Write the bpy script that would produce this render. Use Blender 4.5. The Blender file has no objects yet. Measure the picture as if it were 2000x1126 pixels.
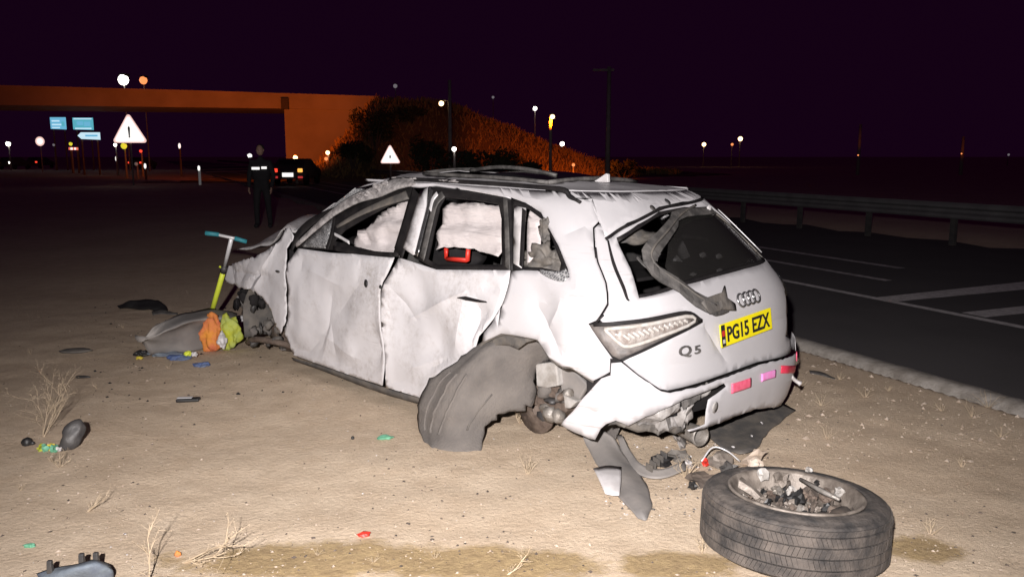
import bpy, bmesh, math, random
import numpy as np
from mathutils import Vector, Matrix, noise
from mathutils.geometry import delaunay_2d_cdt

random.seed(11)
rng = np.random.default_rng(11)
scene = bpy.context.scene
col = scene.collection

# ------------------------------------------------------------------ camera
F, CAMH, PITCH = 1630.0, 1.595, 0.1572          # focal length in pixels of a 2000 wide frame
cd = bpy.data.cameras.new('camera'); cam = bpy.data.objects.new('camera', cd); col.objects.link(cam)
cd.sensor_width = 36.0; cd.lens = 36.0 * F / 2000.0; cd.clip_start = 0.05; cd.clip_end = 3000
cam.location = (0, 0, CAMH); cam.rotation_euler = (math.pi / 2 - PITCH, 0, 0)
scene.camera = cam
scene.render.resolution_x = 1024; scene.render.resolution_y = 576

# ------------------------------------------------------------------ night sky
world = bpy.data.worlds.new('World'); scene.world = world; world.use_nodes = True
wn = world.node_tree.nodes; wl = world.node_tree.links
bg = wn.get('Background')
bg.inputs[0].default_value = (0.0068, 0.0008, 0.0070, 1); bg.inputs[1].default_value = 1.0

# ------------------------------------------------------------------ the photographer's flash
fl = bpy.data.lights.new('camera_flash', 'SPOT'); fl.energy = 2600; fl.color = (1.0, 0.945, 0.925)
fl.spot_size = math.radians(95); fl.spot_blend = 1.0; fl.shadow_soft_size = 0.035
flash = bpy.data.objects.new('camera_flash', fl); col.objects.link(flash)
flash.location = (-0.28, -0.45, CAMH + 0.36); flash.rotation_euler = (math.pi / 2 - PITCH - 0.035, 0, math.radians(-3))

scene.view_settings.view_transform = 'Standard'; scene.view_settings.look = 'None'
scene.view_settings.exposure = 0.0; scene.view_settings.gamma = 1.0
scene.view_settings.use_curve_mapping = False

# ------------------------------------------------------------------ surveying: pixel of a 2000 x 1126 frame -> place
CP, SP = math.cos(PITCH), math.sin(PITCH)
CAM = np.array([0, 0, CAMH])
def ray(px, py):
    a = (px - 1000) / F; b = (563 - py) / F
    return np.array([a, CP + b * SP, -SP + b * CP])
def gp(px, py, z=0.0):                    # point on level z
    r = ray(px, py); return CAM + (z - CAMH) / r[2] * r
def dp(px, py, Y):                        # point at distance Y ahead
    r = ray(px, py); return CAM + Y / r[1] * r
def project(X):
    X = np.atleast_2d(X) - CAM
    d = X[:, 1] * CP - X[:, 2] * SP; u = X[:, 1] * SP + X[:, 2] * CP
    return np.c_[1000 + F * X[:, 0] / d, 563 - F * u / d]
# the wreck's frame: x forward from the rear bumper, y to its left, z up
def _rz(a): c, s = math.cos(a), math.sin(a); return np.array([[c, -s, 0], [s, c, 0], [0, 0, 1]])
def _ry(a): c, s = math.cos(a), math.sin(a); return np.array([[c, 0, s], [0, 1, 0], [-s, 0, c]])
def _rx(a): c, s = math.cos(a), math.sin(a); return np.array([[1, 0, 0], [0, c, -s], [0, s, c]])
RC = _rz(2.34286) @ _ry(-0.01897) @ _rx(0.01396); TC = np.array([1.2565, 4.4075, -0.192])
CARM = Matrix([list(RC[i]) + [TC[i]] for i in range(3)] + [[0, 0, 0, 1]])
def c2w(X): return np.atleast_2d(X) @ RC.T + TC
def w2c(X): return (np.atleast_2d(X) - TC) @ RC
def cy(px, py, y):                        # pixel -> car point on the plane y = const
    o = w2c(CAM)[0]; r = ray(px, py) @ RC
    return o + (y - o[1]) / r[1] * r
def cz(px, py, z):
    o = w2c(CAM)[0]; r = ray(px, py) @ RC
    return o + (z - o[2]) / r[2] * r
def cx(px, py, x):
    o = w2c(CAM)[0]; r = ray(px, py) @ RC
    return o + (x - o[0]) / r[0] * r
def crop(x0, y0, s, *pts): return [(x0 + a / s, y0 + b / s) for a, b in pts]
def A1(*p): return crop(400, 320, 2.815, *p)
def A2(*p): return crop(700, 320, 2.8156, *p)
def A3(*p): return crop(1080, 330, 2.888, *p)
def A4(*p): return crop(780, 600, 3.7525, *p)
def A5(*p): return crop(1080, 600, 3.128, *p)

# ------------------------------------------------------------------ materials
def new_mat(name):
    m = bpy.data.materials.new(name); m.use_nodes = True
    n = m.node_tree.nodes; return m, n, m.node_tree.links, n['Principled BSDF']
def ramp(n, l, src, p0, p1, c0, c1):
    r = n.new('ShaderNodeValToRGB'); e = r.color_ramp.elements
    e[0].position = p0; e[1].position = p1; e[0].color = (*c0, 1); e[1].color = (*c1, 1)
    l.new(src, r.inputs[0]); return r.outputs[0]
def nz(n, l, scale, detail=4, rough=0.55, coord='Object', stretch=None, dist=0.0):
    tc = n.new('ShaderNodeTexCoord'); t = n.new('ShaderNodeTexNoise')
    t.inputs['Scale'].default_value = scale; t.inputs['Detail'].default_value = detail
    t.inputs['Roughness'].default_value = rough; t.inputs['Distortion'].default_value = dist
    src = tc.outputs[coord]
    if stretch:
        mp = n.new('ShaderNodeMapping'); mp.inputs['Scale'].default_value = stretch
        l.new(src, mp.inputs['Vector']); src = mp.outputs[0]
    l.new(src, t.inputs['Vector']); return t.outputs['Fac']
def mixc(n, l, fac, a, b, mode='MIX'):
    m = n.new('ShaderNodeMix'); m.data_type = 'RGBA'; m.blend_type = mode
    for s, v in ((m.inputs[0], fac), (m.inputs[6], a), (m.inputs[7], b)):
        if hasattr(v, 'links'): l.new(v, s)
        elif isinstance(v, (int, float)): s.default_value = v
        else: s.default_value = (*v, 1)
    return m.outputs[2]
def bumpn(n, l, b, src, strength, dist):
    bp = n.new('ShaderNodeBump'); bp.inputs['Strength'].default_value = strength; bp.inputs['Distance'].default_value = dist
    l.new(src, bp.inputs['Height']); l.new(bp.outputs[0], b.inputs['Normal']); return bp
def simple(name, c1, c2=None, scale=8, rough=0.6, metallic=0, bump=0, bscale=60, coat=0, spec=0.5):
    m, n, l, b = new_mat(name)
    c2 = c2 or tuple(v * 0.7 for v in c1)
    l.new(ramp(n, l, nz(n, l, scale), 0.35, 0.65, c1, c2), b.inputs['Base Color'])
    b.inputs['Roughness'].default_value = rough; b.inputs['Metallic'].default_value = metallic
    b.inputs['Coat Weight'].default_value = coat; b.inputs['Specular IOR Level'].default_value = spec
    if bump: bumpn(n, l, b, nz(n, l, bscale), bump, 0.01)
    return m
def glow(name, c, s, base=(0.02, 0.02, 0.02)):
    m, n, l, b = new_mat(name)
    b.inputs['Base Color'].default_value = (*base, 1)
    b.inputs['Emission Color'].default_value = (*c, 1); b.inputs['Emission Strength'].default_value = s
    return m
M = {}
# white paint, dusty, scuffed and scratched
def paint(name, dust0, dust1, amount, c=(0.57, 0.556, 0.572)):
    m, n, l, b = new_mat(name)
    d = ramp(n, l, nz(n, l, 2.6, 8, 0.68, dist=0.6), dust0, dust1, (0, 0, 0), (1, 1, 1))
    fine = ramp(n, l, nz(n, l, 30, 7, 0.75), 0.42, 0.66, (0.08, 0.08, 0.08), (1, 1, 1))
    f = mixc(n, l, 1.0, d, fine, 'MULTIPLY')
    amt = mixc(n, l, 1.0, f, (amount,) * 3, 'MULTIPLY')
    out = mixc(n, l, amt, c, (0.27, 0.235, 0.21))
    s = ramp(n, l, nz(n, l, 1.0, 3, 0.5, stretch=(5, 5, 95), dist=0.6), 0.62, 0.72, (0, 0, 0), (0.7, 0.7, 0.7))
    s2 = ramp(n, l, nz(n, l, 1.6, 2), 0.48, 0.6, (0, 0, 0), (1, 1, 1))
    sm = mixc(n, l, 1.0, s, s2, 'MULTIPLY')
    out = mixc(n, l, sm, out, (0.28, 0.25, 0.24))
    l.new(out, b.inputs['Base Color'])
    l.new(ramp(n, l, nz(n, l, 5, 6), 0.3, 0.7, (0.35,) * 3, (0.65,) * 3), b.inputs['Roughness'])
    b.inputs['Coat Weight'].default_value = 0.12; b.inputs['Coat Roughness'].default_value = 0.12; b.inputs['Specular IOR Level'].default_value = 0.22
    bumpn(n, l, b, nz(n, l, 14, 6, 0.6), 0.07, 0.006)
    return m
M['paint'] = paint('white_paint', 0.46, 0.68, 0.75)
M['paint_clean_dimmed'] = paint('white_paint_rear_dimmed', 0.54, 0.84, 0.42, (0.45, 0.439, 0.453))  # less dusty, with the base darkened to offset the stronger flash on these panels
M['scuffed'] = paint('scuffed_paint', 0.22, 0.56, 1.0)
M['dustmetal'] = simple('dusty_scraped_metal', (0.36, 0.34, 0.335), (0.13, 0.12, 0.12), 22, 0.7, bump=0.7, bscale=60)
M['rubber'] = simple('black_rubber', (0.010, 0.009, 0.010), (0.020, 0.018, 0.018), 14, 0.6, spec=0.15)
M['plastic'] = simple('grey_plastic', (0.17, 0.16, 0.155), (0.24, 0.22, 0.205), 5, 0.62, bump=0.2, bscale=30)
M['liner'] = simple('dusty_felt_liner', (0.085, 0.077, 0.073), (0.15, 0.134, 0.122), 4, 0.92, bump=0.5, bscale=70)
M['darkplastic'] = simple('dark_plastic', (0.035, 0.034, 0.036), (0.06, 0.055, 0.052), 9, 0.5, bump=0.2)
M['dustyplastic'] = simple('dusty_dark_plastic', (0.07, 0.066, 0.064), (0.13, 0.115, 0.10), 12, 0.75, bump=0.3)
M['interior'] = simple('cabin_black', (0.012, 0.011, 0.012), (0.022, 0.020, 0.02), 7, 0.85, bump=0.2, spec=0.15)
M['seat'] = simple('seat_cloth', (0.03, 0.029, 0.03), (0.045, 0.042, 0.04), 20, 0.9, bump=0.3, bscale=90)
M['trim'] = simple('torn_trim', (0.04, 0.038, 0.037), (0.11, 0.103, 0.098), 13, 0.6, bump=0.5, bscale=40)
M['chrome'] = simple('chrome', (0.45, 0.45, 0.46), (0.3, 0.3, 0.3), 30, 0.25, 0.9)
M['metal'] = simple('dirty_metal', (0.30, 0.28, 0.26), (0.16, 0.14, 0.12), 14, 0.5, 0.35, bump=0.4)
M['whitemetal'] = simple('bare_panel', (0.40, 0.385, 0.37), (0.26, 0.24, 0.22), 16, 0.5, bump=0.3)
M['rust'] = simple('rusty_hub', (0.09, 0.065, 0.052), (0.17, 0.13, 0.105), 18, 0.8, 0.2, bump=0.6)
M['crumpled'] = simple('crumpled_beam', (0.36, 0.345, 0.335), (0.17, 0.155, 0.145), 18, 0.6, bump=0.6, bscale=34)
M['platey'] = simple('plate_yellow', (0.85, 0.74, 0.012), (0.80, 0.68, 0.01), 10, 0.4)
M['black'] = simple('black_print', (0.012, 0.011, 0.012), (0.02, 0.02, 0.02), 10, 0.5)
M['red'] = simple('red_plastic', (0.62, 0.035, 0.02), (0.5, 0.03, 0.02), 10, 0.45)
M['pink'] = simple('pink_reflector', (0.85, 0.16, 0.26), (0.75, 0.10, 0.18), 30, 0.3)
M['magenta'] = simple('magenta_reflector', (0.9, 0.25, 0.62), (0.85, 0.35, 0.7), 30, 0.3)
M['crimson'] = simple('crimson_reflector', (0.55, 0.04, 0.08), (0.45, 0.03, 0.06), 30, 0.3)
# airbag cloth
m, n, l, b = new_mat('airbag_cloth')
l.new(ramp(n, l, nz(n, l, 3, 5), 0.35, 0.7, (0.56, 0.515, 0.51), (0.44, 0.395, 0.39)), b.inputs['Base Color'])
b.inputs['Roughness'].default_value = 0.9
bumpn(n, l, b, nz(n, l, 4, 4, 0.5, stretch=(1, 1, 7)), 0.7, 0.03); M['airbag'] = m
# glass
def glass(name, c, rough, alpha):
    m, n, l, b = new_mat(name)
    b.inputs['Base Color'].default_value = (*c, 1); b.inputs['Roughness'].default_value = rough
    b.inputs['Alpha'].default_value = alpha; b.inputs['Specular IOR Level'].default_value = 0.6
    return m
M['darkglass'] = glass('dark_glass', (0.008, 0.008, 0.009), 0.12, 1)
M['smoked'] = glass('smoked_glass', (0.02, 0.019, 0.018), 0.1, 0.55)
m, n, l, b = new_mat('crazed_glass')
tc = n.new('ShaderNodeTexCoord'); vo = n.new('ShaderNodeTexVoronoi'); vo.feature = 'DISTANCE_TO_EDGE'; vo.inputs['Scale'].default_value = 55
l.new(tc.outputs['Object'], vo.inputs['Vector'])
l.new(ramp(n, l, vo.outputs['Distance'], 0.0, 0.12, (0.42, 0.42, 0.42), (0.10, 0.10, 0.105)), b.inputs['Base Color'])
b.inputs['Roughness'].default_value = 0.3; M['crazed'] = m
# tail lamp lens
m, n, l, b = new_mat('lamp_lens')
l.new(ramp(n, l, nz(n, l, 34, 3, 0.6, stretch=(1, 1, 0.6)), 0.35, 0.62, (0.36, 0.335, 0.315), (0.20, 0.165, 0.15)), b.inputs['Base Color'])
b.inputs['Roughness'].default_value = 0.18; b.inputs['Coat Weight'].default_value = 0.6; M['lens'] = m
M['lensrib'] = simple('lamp_prism', (0.46, 0.44, 0.42), (0.36, 0.33, 0.30), 30, 0.2, coat=0.5)
M['lampbed'] = simple('lamp_surround', (0.10, 0.092, 0.09), (0.17, 0.15, 0.14), 16, 0.55, bump=0.3)
# sand
m, n, l, b = new_mat('dry_sand')
big = ramp(n, l, nz(n, l, 0.55, 6, 0.6), 0.35, 0.68, (0.69, 0.565, 0.43), (0.60, 0.475, 0.352))
mid = ramp(n, l, nz(n, l, 5, 8, 0.7), 0.36, 0.70, (1, 1, 1), (0.84, 0.81, 0.78))
base = mixc(n, l, 1.0, big, mid, 'MULTIPLY')
fine = ramp(n, l, nz(n, l, 70, 4, 0.75), 0.36, 0.62, (0.90, 0.89, 0.88), (1.04, 1.04, 1.04))
base = mixc(n, l, 1.0, base, fine, 'MULTIPLY')
tc = n.new('ShaderNodeTexCoord')
# the strip of older, darker soil where dry grass grows, ragged edged; the patch right of the tyre paints its shadow
def soil_shadow_mask(cx_, cy_, rx, ry):
    mp = n.new('ShaderNodeMapping'); mp.vector_type = 'POINT'
    mp.inputs['Location'].default_value = (-cx_ / rx, -cy_ / ry, 0); mp.inputs['Scale'].default_value = (1 / rx, 1 / ry, 0)
    l.new(tc.outputs['Object'], mp.inputs['Vector'])
    ln = n.new('ShaderNodeVectorMath'); ln.operation = 'LENGTH'; l.new(mp.outputs[0], ln.inputs[0])
    ad = n.new('ShaderNodeMath'); ad.operation = 'ADD'; l.new(ln.outputs['Value'], ad.inputs[0])
    ns = n.new('ShaderNodeMath'); ns.operation = 'MULTIPLY'; ns.inputs[1].default_value = 1.5
    l.new(nz(n, l, 5.5, 10, 0.72), ns.inputs[0]); l.new(ns.outputs[0], ad.inputs[1])
    return ramp(n, l, ad.outputs[0], 0.0, 1.0, (1, 1, 1), (0, 0, 0)), ad.outputs[0]
acc = None
for e in ((-0.75, 3.13, 0.62, 0.16), (-0.12, 3.10, 0.52, 0.14), (0.66, 3.10, 0.25, 0.13), (1.68, 3.20, 0.16, 0.12), (-1.4, 2.85, 0.8, 0.14)):
    _, v = soil_shadow_mask(*e)
    k = ramp(n, l, v, 0.0, 1.0, (1, 1, 1), (0, 0, 0))
    mr = n.new('ShaderNodeMapRange'); mr.inputs['From Min'].default_value = 1.50; mr.inputs['From Max'].default_value = 1.86
    mr.inputs['To Min'].default_value = 1.0; mr.inputs['To Max'].default_value = 0.0; l.new(v, mr.inputs['Value'])
    if acc is None: acc = mr.outputs[0]
    else:
        mx = n.new('ShaderNodeMath'); mx.operation = 'MAXIMUM'; l.new(acc, mx.inputs[0]); l.new(mr.outputs[0], mx.inputs[1]); acc = mx.outputs[0]
soil_shadow_col = ramp(n, l, nz(n, l, 22, 6, 0.7), 0.36, 0.64, (0.40, 0.29, 0.15), (0.27, 0.19, 0.10))
fm = n.new('ShaderNodeMath'); fm.operation = 'MULTIPLY'; fm.inputs[1].default_value = 0.92; l.new(acc, fm.inputs[0])
base = mixc(n, l, fm.outputs[0], base, soil_shadow_col)
l.new(base, b.inputs['Base Color']); b.inputs['Roughness'].default_value = 0.95; b.inputs['Specular IOR Level'].default_value = 0.15
bp = bumpn(n, l, b, nz(n, l, 38, 9, 0.72), 0.55, 0.02); M['sand'] = m
# asphalt
m, n, l, b = new_mat('asphalt')
c = ramp(n, l, nz(n, l, 0.8, 5), 0.3, 0.7, (0.080, 0.073, 0.075), (0.060, 0.055, 0.057))
g = ramp(n, l, nz(n, l, 120, 3, 0.7), 0.3, 0.7, (0.75, 0.75, 0.75), (1.2, 1.2, 1.2))
l.new(mixc(n, l, 1.0, c, g, 'MULTIPLY'), b.inputs['Base Color']); b.inputs['Roughness'].default_value = 0.9
bumpn(n, l, b, nz(n, l, 150, 3, 0.6), 0.4, 0.008); M['asphalt'] = m
m, n, l, b = new_mat('road_paint')
l.new(ramp(n, l, nz(n, l, 14, 6, 0.7), 0.35, 0.68, (0.74, 0.72, 0.71), (0.40, 0.385, 0.375)), b.inputs['Base Color'])
b.inputs['Roughness'].default_value = 0.7; M['roadpaint'] = m
m, n, l, b = new_mat('road_paint_worn')
l.new(ramp(n, l, nz(n, l, 9, 6, 0.7), 0.38, 0.62, (0.60, 0.58, 0.57), (0.28, 0.27, 0.265)), b.inputs['Base Color'])
b.inputs['Roughness'].default_value = 0.75; M['roadworn'] = m
M['concrete'] = simple('kerb_concrete', (0.30, 0.275, 0.25), (0.17, 0.15, 0.13), 9, 0.95, bump=0.7, bscale=40)
M['bridge'] = simple('bridge_concrete', (0.36, 0.33, 0.29), (0.27, 0.245, 0.21), 0.35, 0.9)
M['galv'] = simple('galvanised', (0.12, 0.115, 0.12), (0.09, 0.085, 0.09), 3, 0.6, 0.2)
M['pole'] = simple('pole_grey', (0.30, 0.28, 0.26), (0.22, 0.2, 0.19), 4, 0.7)
M['wood'] = simple('pole_wood', (0.13, 0.10, 0.08), (0.09, 0.07, 0.055), 5, 0.9)
M['grassdry'] = simple('dry_grass', (0.30, 0.21, 0.085), (0.20, 0.14, 0.06), 3, 0.95)
M['straw'] = simple('straw', (0.50, 0.40, 0.28), (0.36, 0.28, 0.19), 30, 0.85)
M['foliage'] = simple('dark_foliage', (0.05, 0.055, 0.025), (0.03, 0.033, 0.018), 3, 0.9)
M['bank'] = simple('embankment_soil', (0.17, 0.115, 0.06), (0.10, 0.07, 0.04), 0.4, 0.95, bump=0.5, bscale=4)
M['stone'] = simple('pebble', (0.50, 0.42, 0.35), (0.32, 0.25, 0.19), 9, 0.9)
M['darkstone'] = simple('dark_crumb', (0.05, 0.04, 0.034), (0.13, 0.10, 0.08), 9, 0.9)
M['tyre'] = simple('dusty_tyre', (0.028, 0.026, 0.026), (0.10, 0.085, 0.075), 11, 0.85, bump=0.6, bscale=55)
M['alloy'] = simple('dirty_alloy', (0.26, 0.225, 0.195), (0.12, 0.10, 0.085), 15, 0.55, 0.25, bump=0.5, bscale=40)
M['whitegarb'] = simple('white_scrap', (0.56, 0.54, 0.545), (0.44, 0.42, 0.42), 12, 0.5)
M['teal'] = simple('teal_grip', (0.02, 0.16, 0.20), (0.03, 0.22, 0.26), 20, 0.6)
M['silver'] = simple('silver_tube', (0.66, 0.65, 0.66), (0.55, 0.54, 0.55), 20, 0.35, 0.15)
M['lime'] = simple('lime_tube', (0.62, 0.70, 0.06), (0.55, 0.62, 0.05), 20, 0.4)
M['orange'] = simple('orange_cloth', (0.62, 0.24, 0.03), (0.50, 0.13, 0.06), 9, 0.8, bump=0.5, bscale=30)
M['limecloth'] = simple('lime_cloth', (0.40, 0.42, 0.02), (0.30, 0.36, 0.10), 9, 0.7, bump=0.5, bscale=30)
M['blue'] = simple('blue_cloth', (0.05, 0.09, 0.24), (0.11, 0.14, 0.22), 12, 0.85, bump=0.5, bscale=30)
M['greyblue'] = simple('grey_blue_cloth', (0.16, 0.19, 0.22), (0.11, 0.13, 0.17), 12, 0.85, bump=0.5, bscale=30)
M['green'] = simple('green_scrap', (0.16, 0.42, 0.28), (0.10, 0.30, 0.18), 20, 0.6)
M['yellow'] = simple('yellow_scrap', (0.65, 0.52, 0.04), (0.5, 0.4, 0.05), 20, 0.6)
M['cloth_dark'] = simple('dark_uniform', (0.010, 0.009, 0.012), (0.016, 0.015, 0.018), 8, 0.9)
M['skin'] = simple('skin', (0.42, 0.26, 0.20), (0.36, 0.22, 0.16), 8, 0.6)
M['hair'] = simple('hair', (0.02, 0.016, 0.014), (0.03, 0.024, 0.02), 20, 0.8)
# lit things: lamps, and reflective sheeting whose flash return is painted as emission
M['lamp_white'] = glow('lamp_white', (1.0, 0.93, 0.85), 6)
M['lamp_sodium'] = glow('lamp_sodium', (1.0, 0.62, 0.30), 5)
M['lamp_orange'] = glow('lamp_orange', (1.0, 0.30, 0.10), 1.3)
M['lamp_dim'] = glow('lamp_dim', (0.9, 0.8, 0.9), 0.16)
M['tail_red'] = glow('tail_red', (1.0, 0.06, 0.03), 1.4)
M['reflector_glow'] = glow('reflector_glow', (1.0, 0.07, 0.07), 0.45)  # red reflectors, their flash return painted as emission
M['tail_amber'] = glow('tail_amber', (1.0, 0.42, 0.08), 1.6)
M['retro_glow_white'] = glow('retro_glow_white', (1.0, 0.97, 0.93), 1.1, (0.8, 0.8, 0.8))
M['retro_glow_blue'] = glow('retro_glow_blue', (0.18, 0.55, 0.80), 0.8, (0.05, 0.2, 0.5))
M['retro_glow_pale'] = glow('retro_glow_pale', (0.55, 0.82, 0.95), 0.95, (0.4, 0.6, 0.8))
M['retro_glow_teal'] = glow('retro_glow_teal', (0.12, 0.50, 0.62), 0.8, (0.05, 0.3, 0.4))
M['retro_glow_pink'] = glow('retro_glow_pink', (1.0, 0.66, 0.60), 0.9, (0.7, 0.4, 0.4))
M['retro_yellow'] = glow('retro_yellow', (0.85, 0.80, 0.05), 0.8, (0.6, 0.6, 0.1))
M['retro_glow_red'] = glow('retro_glow_red', (1.0, 0.22, 0.14), 0.8, (0.6, 0.1, 0.1))
M['grey_glow'] = glow('grey_glow', (0.6, 0.6, 0.6), 0.10, (0.5, 0.5, 0.5))  # faint emission that keeps unlit grey parts visible

# ------------------------------------------------------------------ mesh helpers
def tag(o, label=None, cat=None, group=None, kind=None):
    if label: o['label'] = label
    if cat: o['category'] = cat
    if group: o['group'] = group
    if kind: o['kind'] = kind
    return o
def empty(name, loc=(0, 0, 0), rz=0):
    o = bpy.data.objects.new(name, None); col.objects.link(o)
    o.location = loc; o.rotation_euler = (0, 0, rz); o.empty_display_size = 0.2
    return o
def link(name, me, mat, parent=None, smooth=True):
    if mat is not None:
        for k in (mat if isinstance(mat, (list, tuple)) else [mat]):
            me.materials.append(M[k] if isinstance(k, str) else k)
    if smooth: me.shade_smooth()
    o = bpy.data.objects.new(name, me); col.objects.link(o)
    if parent is not None: o.parent = parent
    return o
class MB:
    def __init__(s): s.v = []; s.f = []
    def add(s, v, f):
        k = len(s.v); s.v += [tuple(float(c) for c in p) for p in v]; s.f += [tuple(i + k for i in q) for q in f]; return s
    def box(s, c, d, R=None, taper=1.0):
        v = []
        for z in (-.5, .5):
            t = taper if z > 0 else 1.0
            for x, y in ((-.5, -.5), (.5, -.5), (.5, .5), (-.5, .5)):
                p = Vector((x * d[0] * t, y * d[1] * t, z * d[2]))
                if R is not None: p = R @ p
                v.append(tuple(p + Vector(c)))
        return s.add(v, [(3, 2, 1, 0), (4, 5, 6, 7), (0, 1, 5, 4), (1, 2, 6, 5), (2, 3, 7, 6), (3, 0, 4, 7)])
    def tube(s, path, r, n=8, cap=True):
        path = [Vector(p) for p in path]; m = len(path); rr = r if isinstance(r, (list, tuple)) else [r] * m
        v = []; up = None
        for i, p in enumerate(path):
            t = (path[min(i + 1, m - 1)] - path[max(i - 1, 0)]).normalized()
            if up is None: up = Vector((0, 0, 1)) if abs(t.z) < 0.9 else Vector((1, 0, 0))
            a = t.cross(up).normalized(); bvec = a.cross(t).normalized(); up = bvec
            for k in range(n):
                an = 2 * math.pi * k / n; v.append(p + (a * math.cos(an) + bvec * math.sin(an)) * rr[i])
        f = [(i * n + k, i * n + (k + 1) % n, (i + 1) * n + (k + 1) % n, (i + 1) * n + k) for i in range(m - 1) for k in range(n)]
        if cap: f += [tuple(range(n - 1, -1, -1)), tuple(range((m - 1) * n, m * n))]
        return s.add(v, f)
    def lathe(s, prof, n=32, mtx=None, closed=False):
        v = []; m = len(prof)
        for k in range(n):
            a = 2 * math.pi * k / n
            for r, z in prof:
                p = Vector((r * math.cos(a), r * math.sin(a), z)); v.append(mtx @ p if mtx else p)
        f = []
        for k in range(n):
            k2 = (k + 1) % n
            for i in range(m if closed else m - 1):
                j = (i + 1) % m; f.append((k * m + i, k2 * m + i, k2 * m + j, k * m + j))
        return s.add(v, f)
    def blob(s, c, d, seed=0, amp=0.18, sub=2, R=None, flat=None, freq=1.6):
        bm = bmesh.new(); bmesh.ops.create_icosphere(bm, subdivisions=sub, radius=1)
        v = []
        for q in bm.verts:
            p = q.co.normalized(); k = 1 + amp * noise.noise(p * freq + Vector((seed * 7.3, seed * 1.7, 0)))
            p = Vector((p.x * d[0], p.y * d[1], p.z * d[2])) * k
            if R is not None: p = R @ p
            p = p + Vector(c)
            if flat is not None: p.z = max(p.z, flat)
            v.append(p)
        f = [tuple(x.index for x in fc.verts) for fc in bm.faces]; bm.free()
        return s.add(v, f)
    def grid(s, P):                                   # P: rows x cols x 3
        P = np.asarray(P); a, b2, _ = P.shape
        return s.add(P.reshape(-1, 3), [(i * b2 + j, i * b2 + j + 1, (i + 1) * b2 + j + 1, (i + 1) * b2 + j) for i in range(a - 1) for j in range(b2 - 1)])
    def prism(s, pts, t, R=None, loc=(0, 0, 0)):      # outline in xy, thickness t along z
        n = len(pts); v = []
        for z in (0, t):
            for x, y in pts:
                p = Vector((x, y, z)); p = R @ p if R is not None else p; v.append(p + Vector(loc))
        return s.add(v, [tuple(range(n - 1, -1, -1)), tuple(range(n, 2 * n))] + [(i, (i + 1) % n, n + (i + 1) % n, n + i) for i in range(n)])
    def mesh(s, name):
        me = bpy.data.meshes.new(name); me.from_pydata(s.v, [], s.f); me.update(); return me
    def build(s, name, mat, parent=None, smooth=False): return link(name, s.mesh(name), mat, parent, smooth)
def solid(o, t, offset=-1):
    md = o.modifiers.new('thickness', 'SOLIDIFY'); md.thickness = t; md.offset = offset; return o
def bev(o, w=0.004, seg=2):
    md = o.modifiers.new('bevel', 'BEVEL'); md.width = w; md.segments = seg; md.limit_method = 'ANGLE'; return o
def local(P, origin):                                   # world points -> relative to an origin
    return np.asarray(P, float) - np.asarray(origin, float)
def catmull(pts, k=6):
    P = np.asarray(pts, float); out = []
    Q = np.vstack([2 * P[0] - P[1], P, 2 * P[-1] - P[-2]])
    for i in range(1, len(Q) - 2):
        for t in np.arange(k) / k:
            a, b, c, d = Q[i - 1], Q[i], Q[i + 1], Q[i + 2]
            out.append(0.5 * (2 * b + (c - a) * t + (2 * a - 5 * b + 4 * c - d) * t * t + (3 * b - a - 3 * c + d) * t ** 3))
    out.append(P[-1]); return np.array(out)
def text_mesh(txt, size, extrude, offset=0.0, sx=1.0):
    c = bpy.data.curves.new('t', 'FONT'); c.body = txt; c.size = size; c.extrude = extrude; c.offset = offset
    c.align_x = 'CENTER'; c.align_y = 'CENTER'; c.resolution_u = 3
    o = bpy.data.objects.new('t', c); col.objects.link(o)
    dg = bpy.context.evaluated_depsgraph_get(); me = bpy.data.meshes.new_from_object(o.evaluated_get(dg))
    bpy.data.objects.remove(o)
    return me

# ================================================================== SETTING
RN = np.array([0.9185, 0.3955]); RD = np.array([-0.3955, 0.9185])      # across the road (to the right), along the road
def road_pt(latv, s, z=0.0): p = RN * latv + RD * s; return (p[0], p[1], z)
def fbm(x, y, sc, o=4, seed=0.0):
    return noise.fractal(Vector((x * sc, y * sc, seed)), 0.9, 2.0, o)
KERB0, KERB1, ROAD1 = 4.94, 5.10, 13.2
def gh(x, y):                                            # height of the sandy verge
    la = RN[0] * x + RN[1] * y
    d = math.hypot(x, y - 3)
    k = 1.0 / (1 + (d / 14) ** 2)
    z = 0.024 * fbm(x, y, 0.55, 3, 1.0) * k + 0.0055 * fbm(x, y, 4.2, 5, 5.0) * k
    if la > 4.2: z = z * max(0, (4.95 - la) / 0.75) if la < 4.95 else 0
    if la > KERB0 - 0.05: z -= 0.16 * min(1, (la - KERB0 + 0.05) / 0.12)
    if la > ROAD1 + 0.4: z += min(0.2, (la - ROAD1 - 0.4) * 0.3)
    return z
def axis(lo, hi, step, far, grow=1.22):
    a = list(np.arange(lo, hi + 1e-6, step)); s = step; v = a[-1]
    while v < far[1]: s *= grow; v += s; a.append(v)
    s = step; v = a[0]
    while v > far[0]: s *= grow; v -= s; a.insert(0, v)
    return a
xs = axis(-4.2, 4.4, 0.035, (-900, 900)); ys = axis(2.4, 8.6, 0.035, (-60, 1500))
vv = [(x, y, gh(x, y)) for y in ys for x in xs]; nx = len(xs)
ff = [(j * nx + i, j * nx + i + 1, (j + 1) * nx + i + 1, (j + 1) * nx + i) for j in range(len(ys) - 1) for i in range(nx - 1)]
me = bpy.data.meshes.new('ground'); me.from_pydata(vv, [], ff)
tag(link('ground', me, 'sand'), kind='structure')

mb = MB(); S0 = np.r_[np.arange(-14, 40, 2.0), np.arange(40, 620, 20.0)]
mb.grid([[road_pt(la, s, -0.035) for la in (5.06, 7, 9, 11, ROAD1 + 0.3, 15.0)] for s in S0])
tag(mb.build('road', 'asphalt'), kind='structure')

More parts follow.
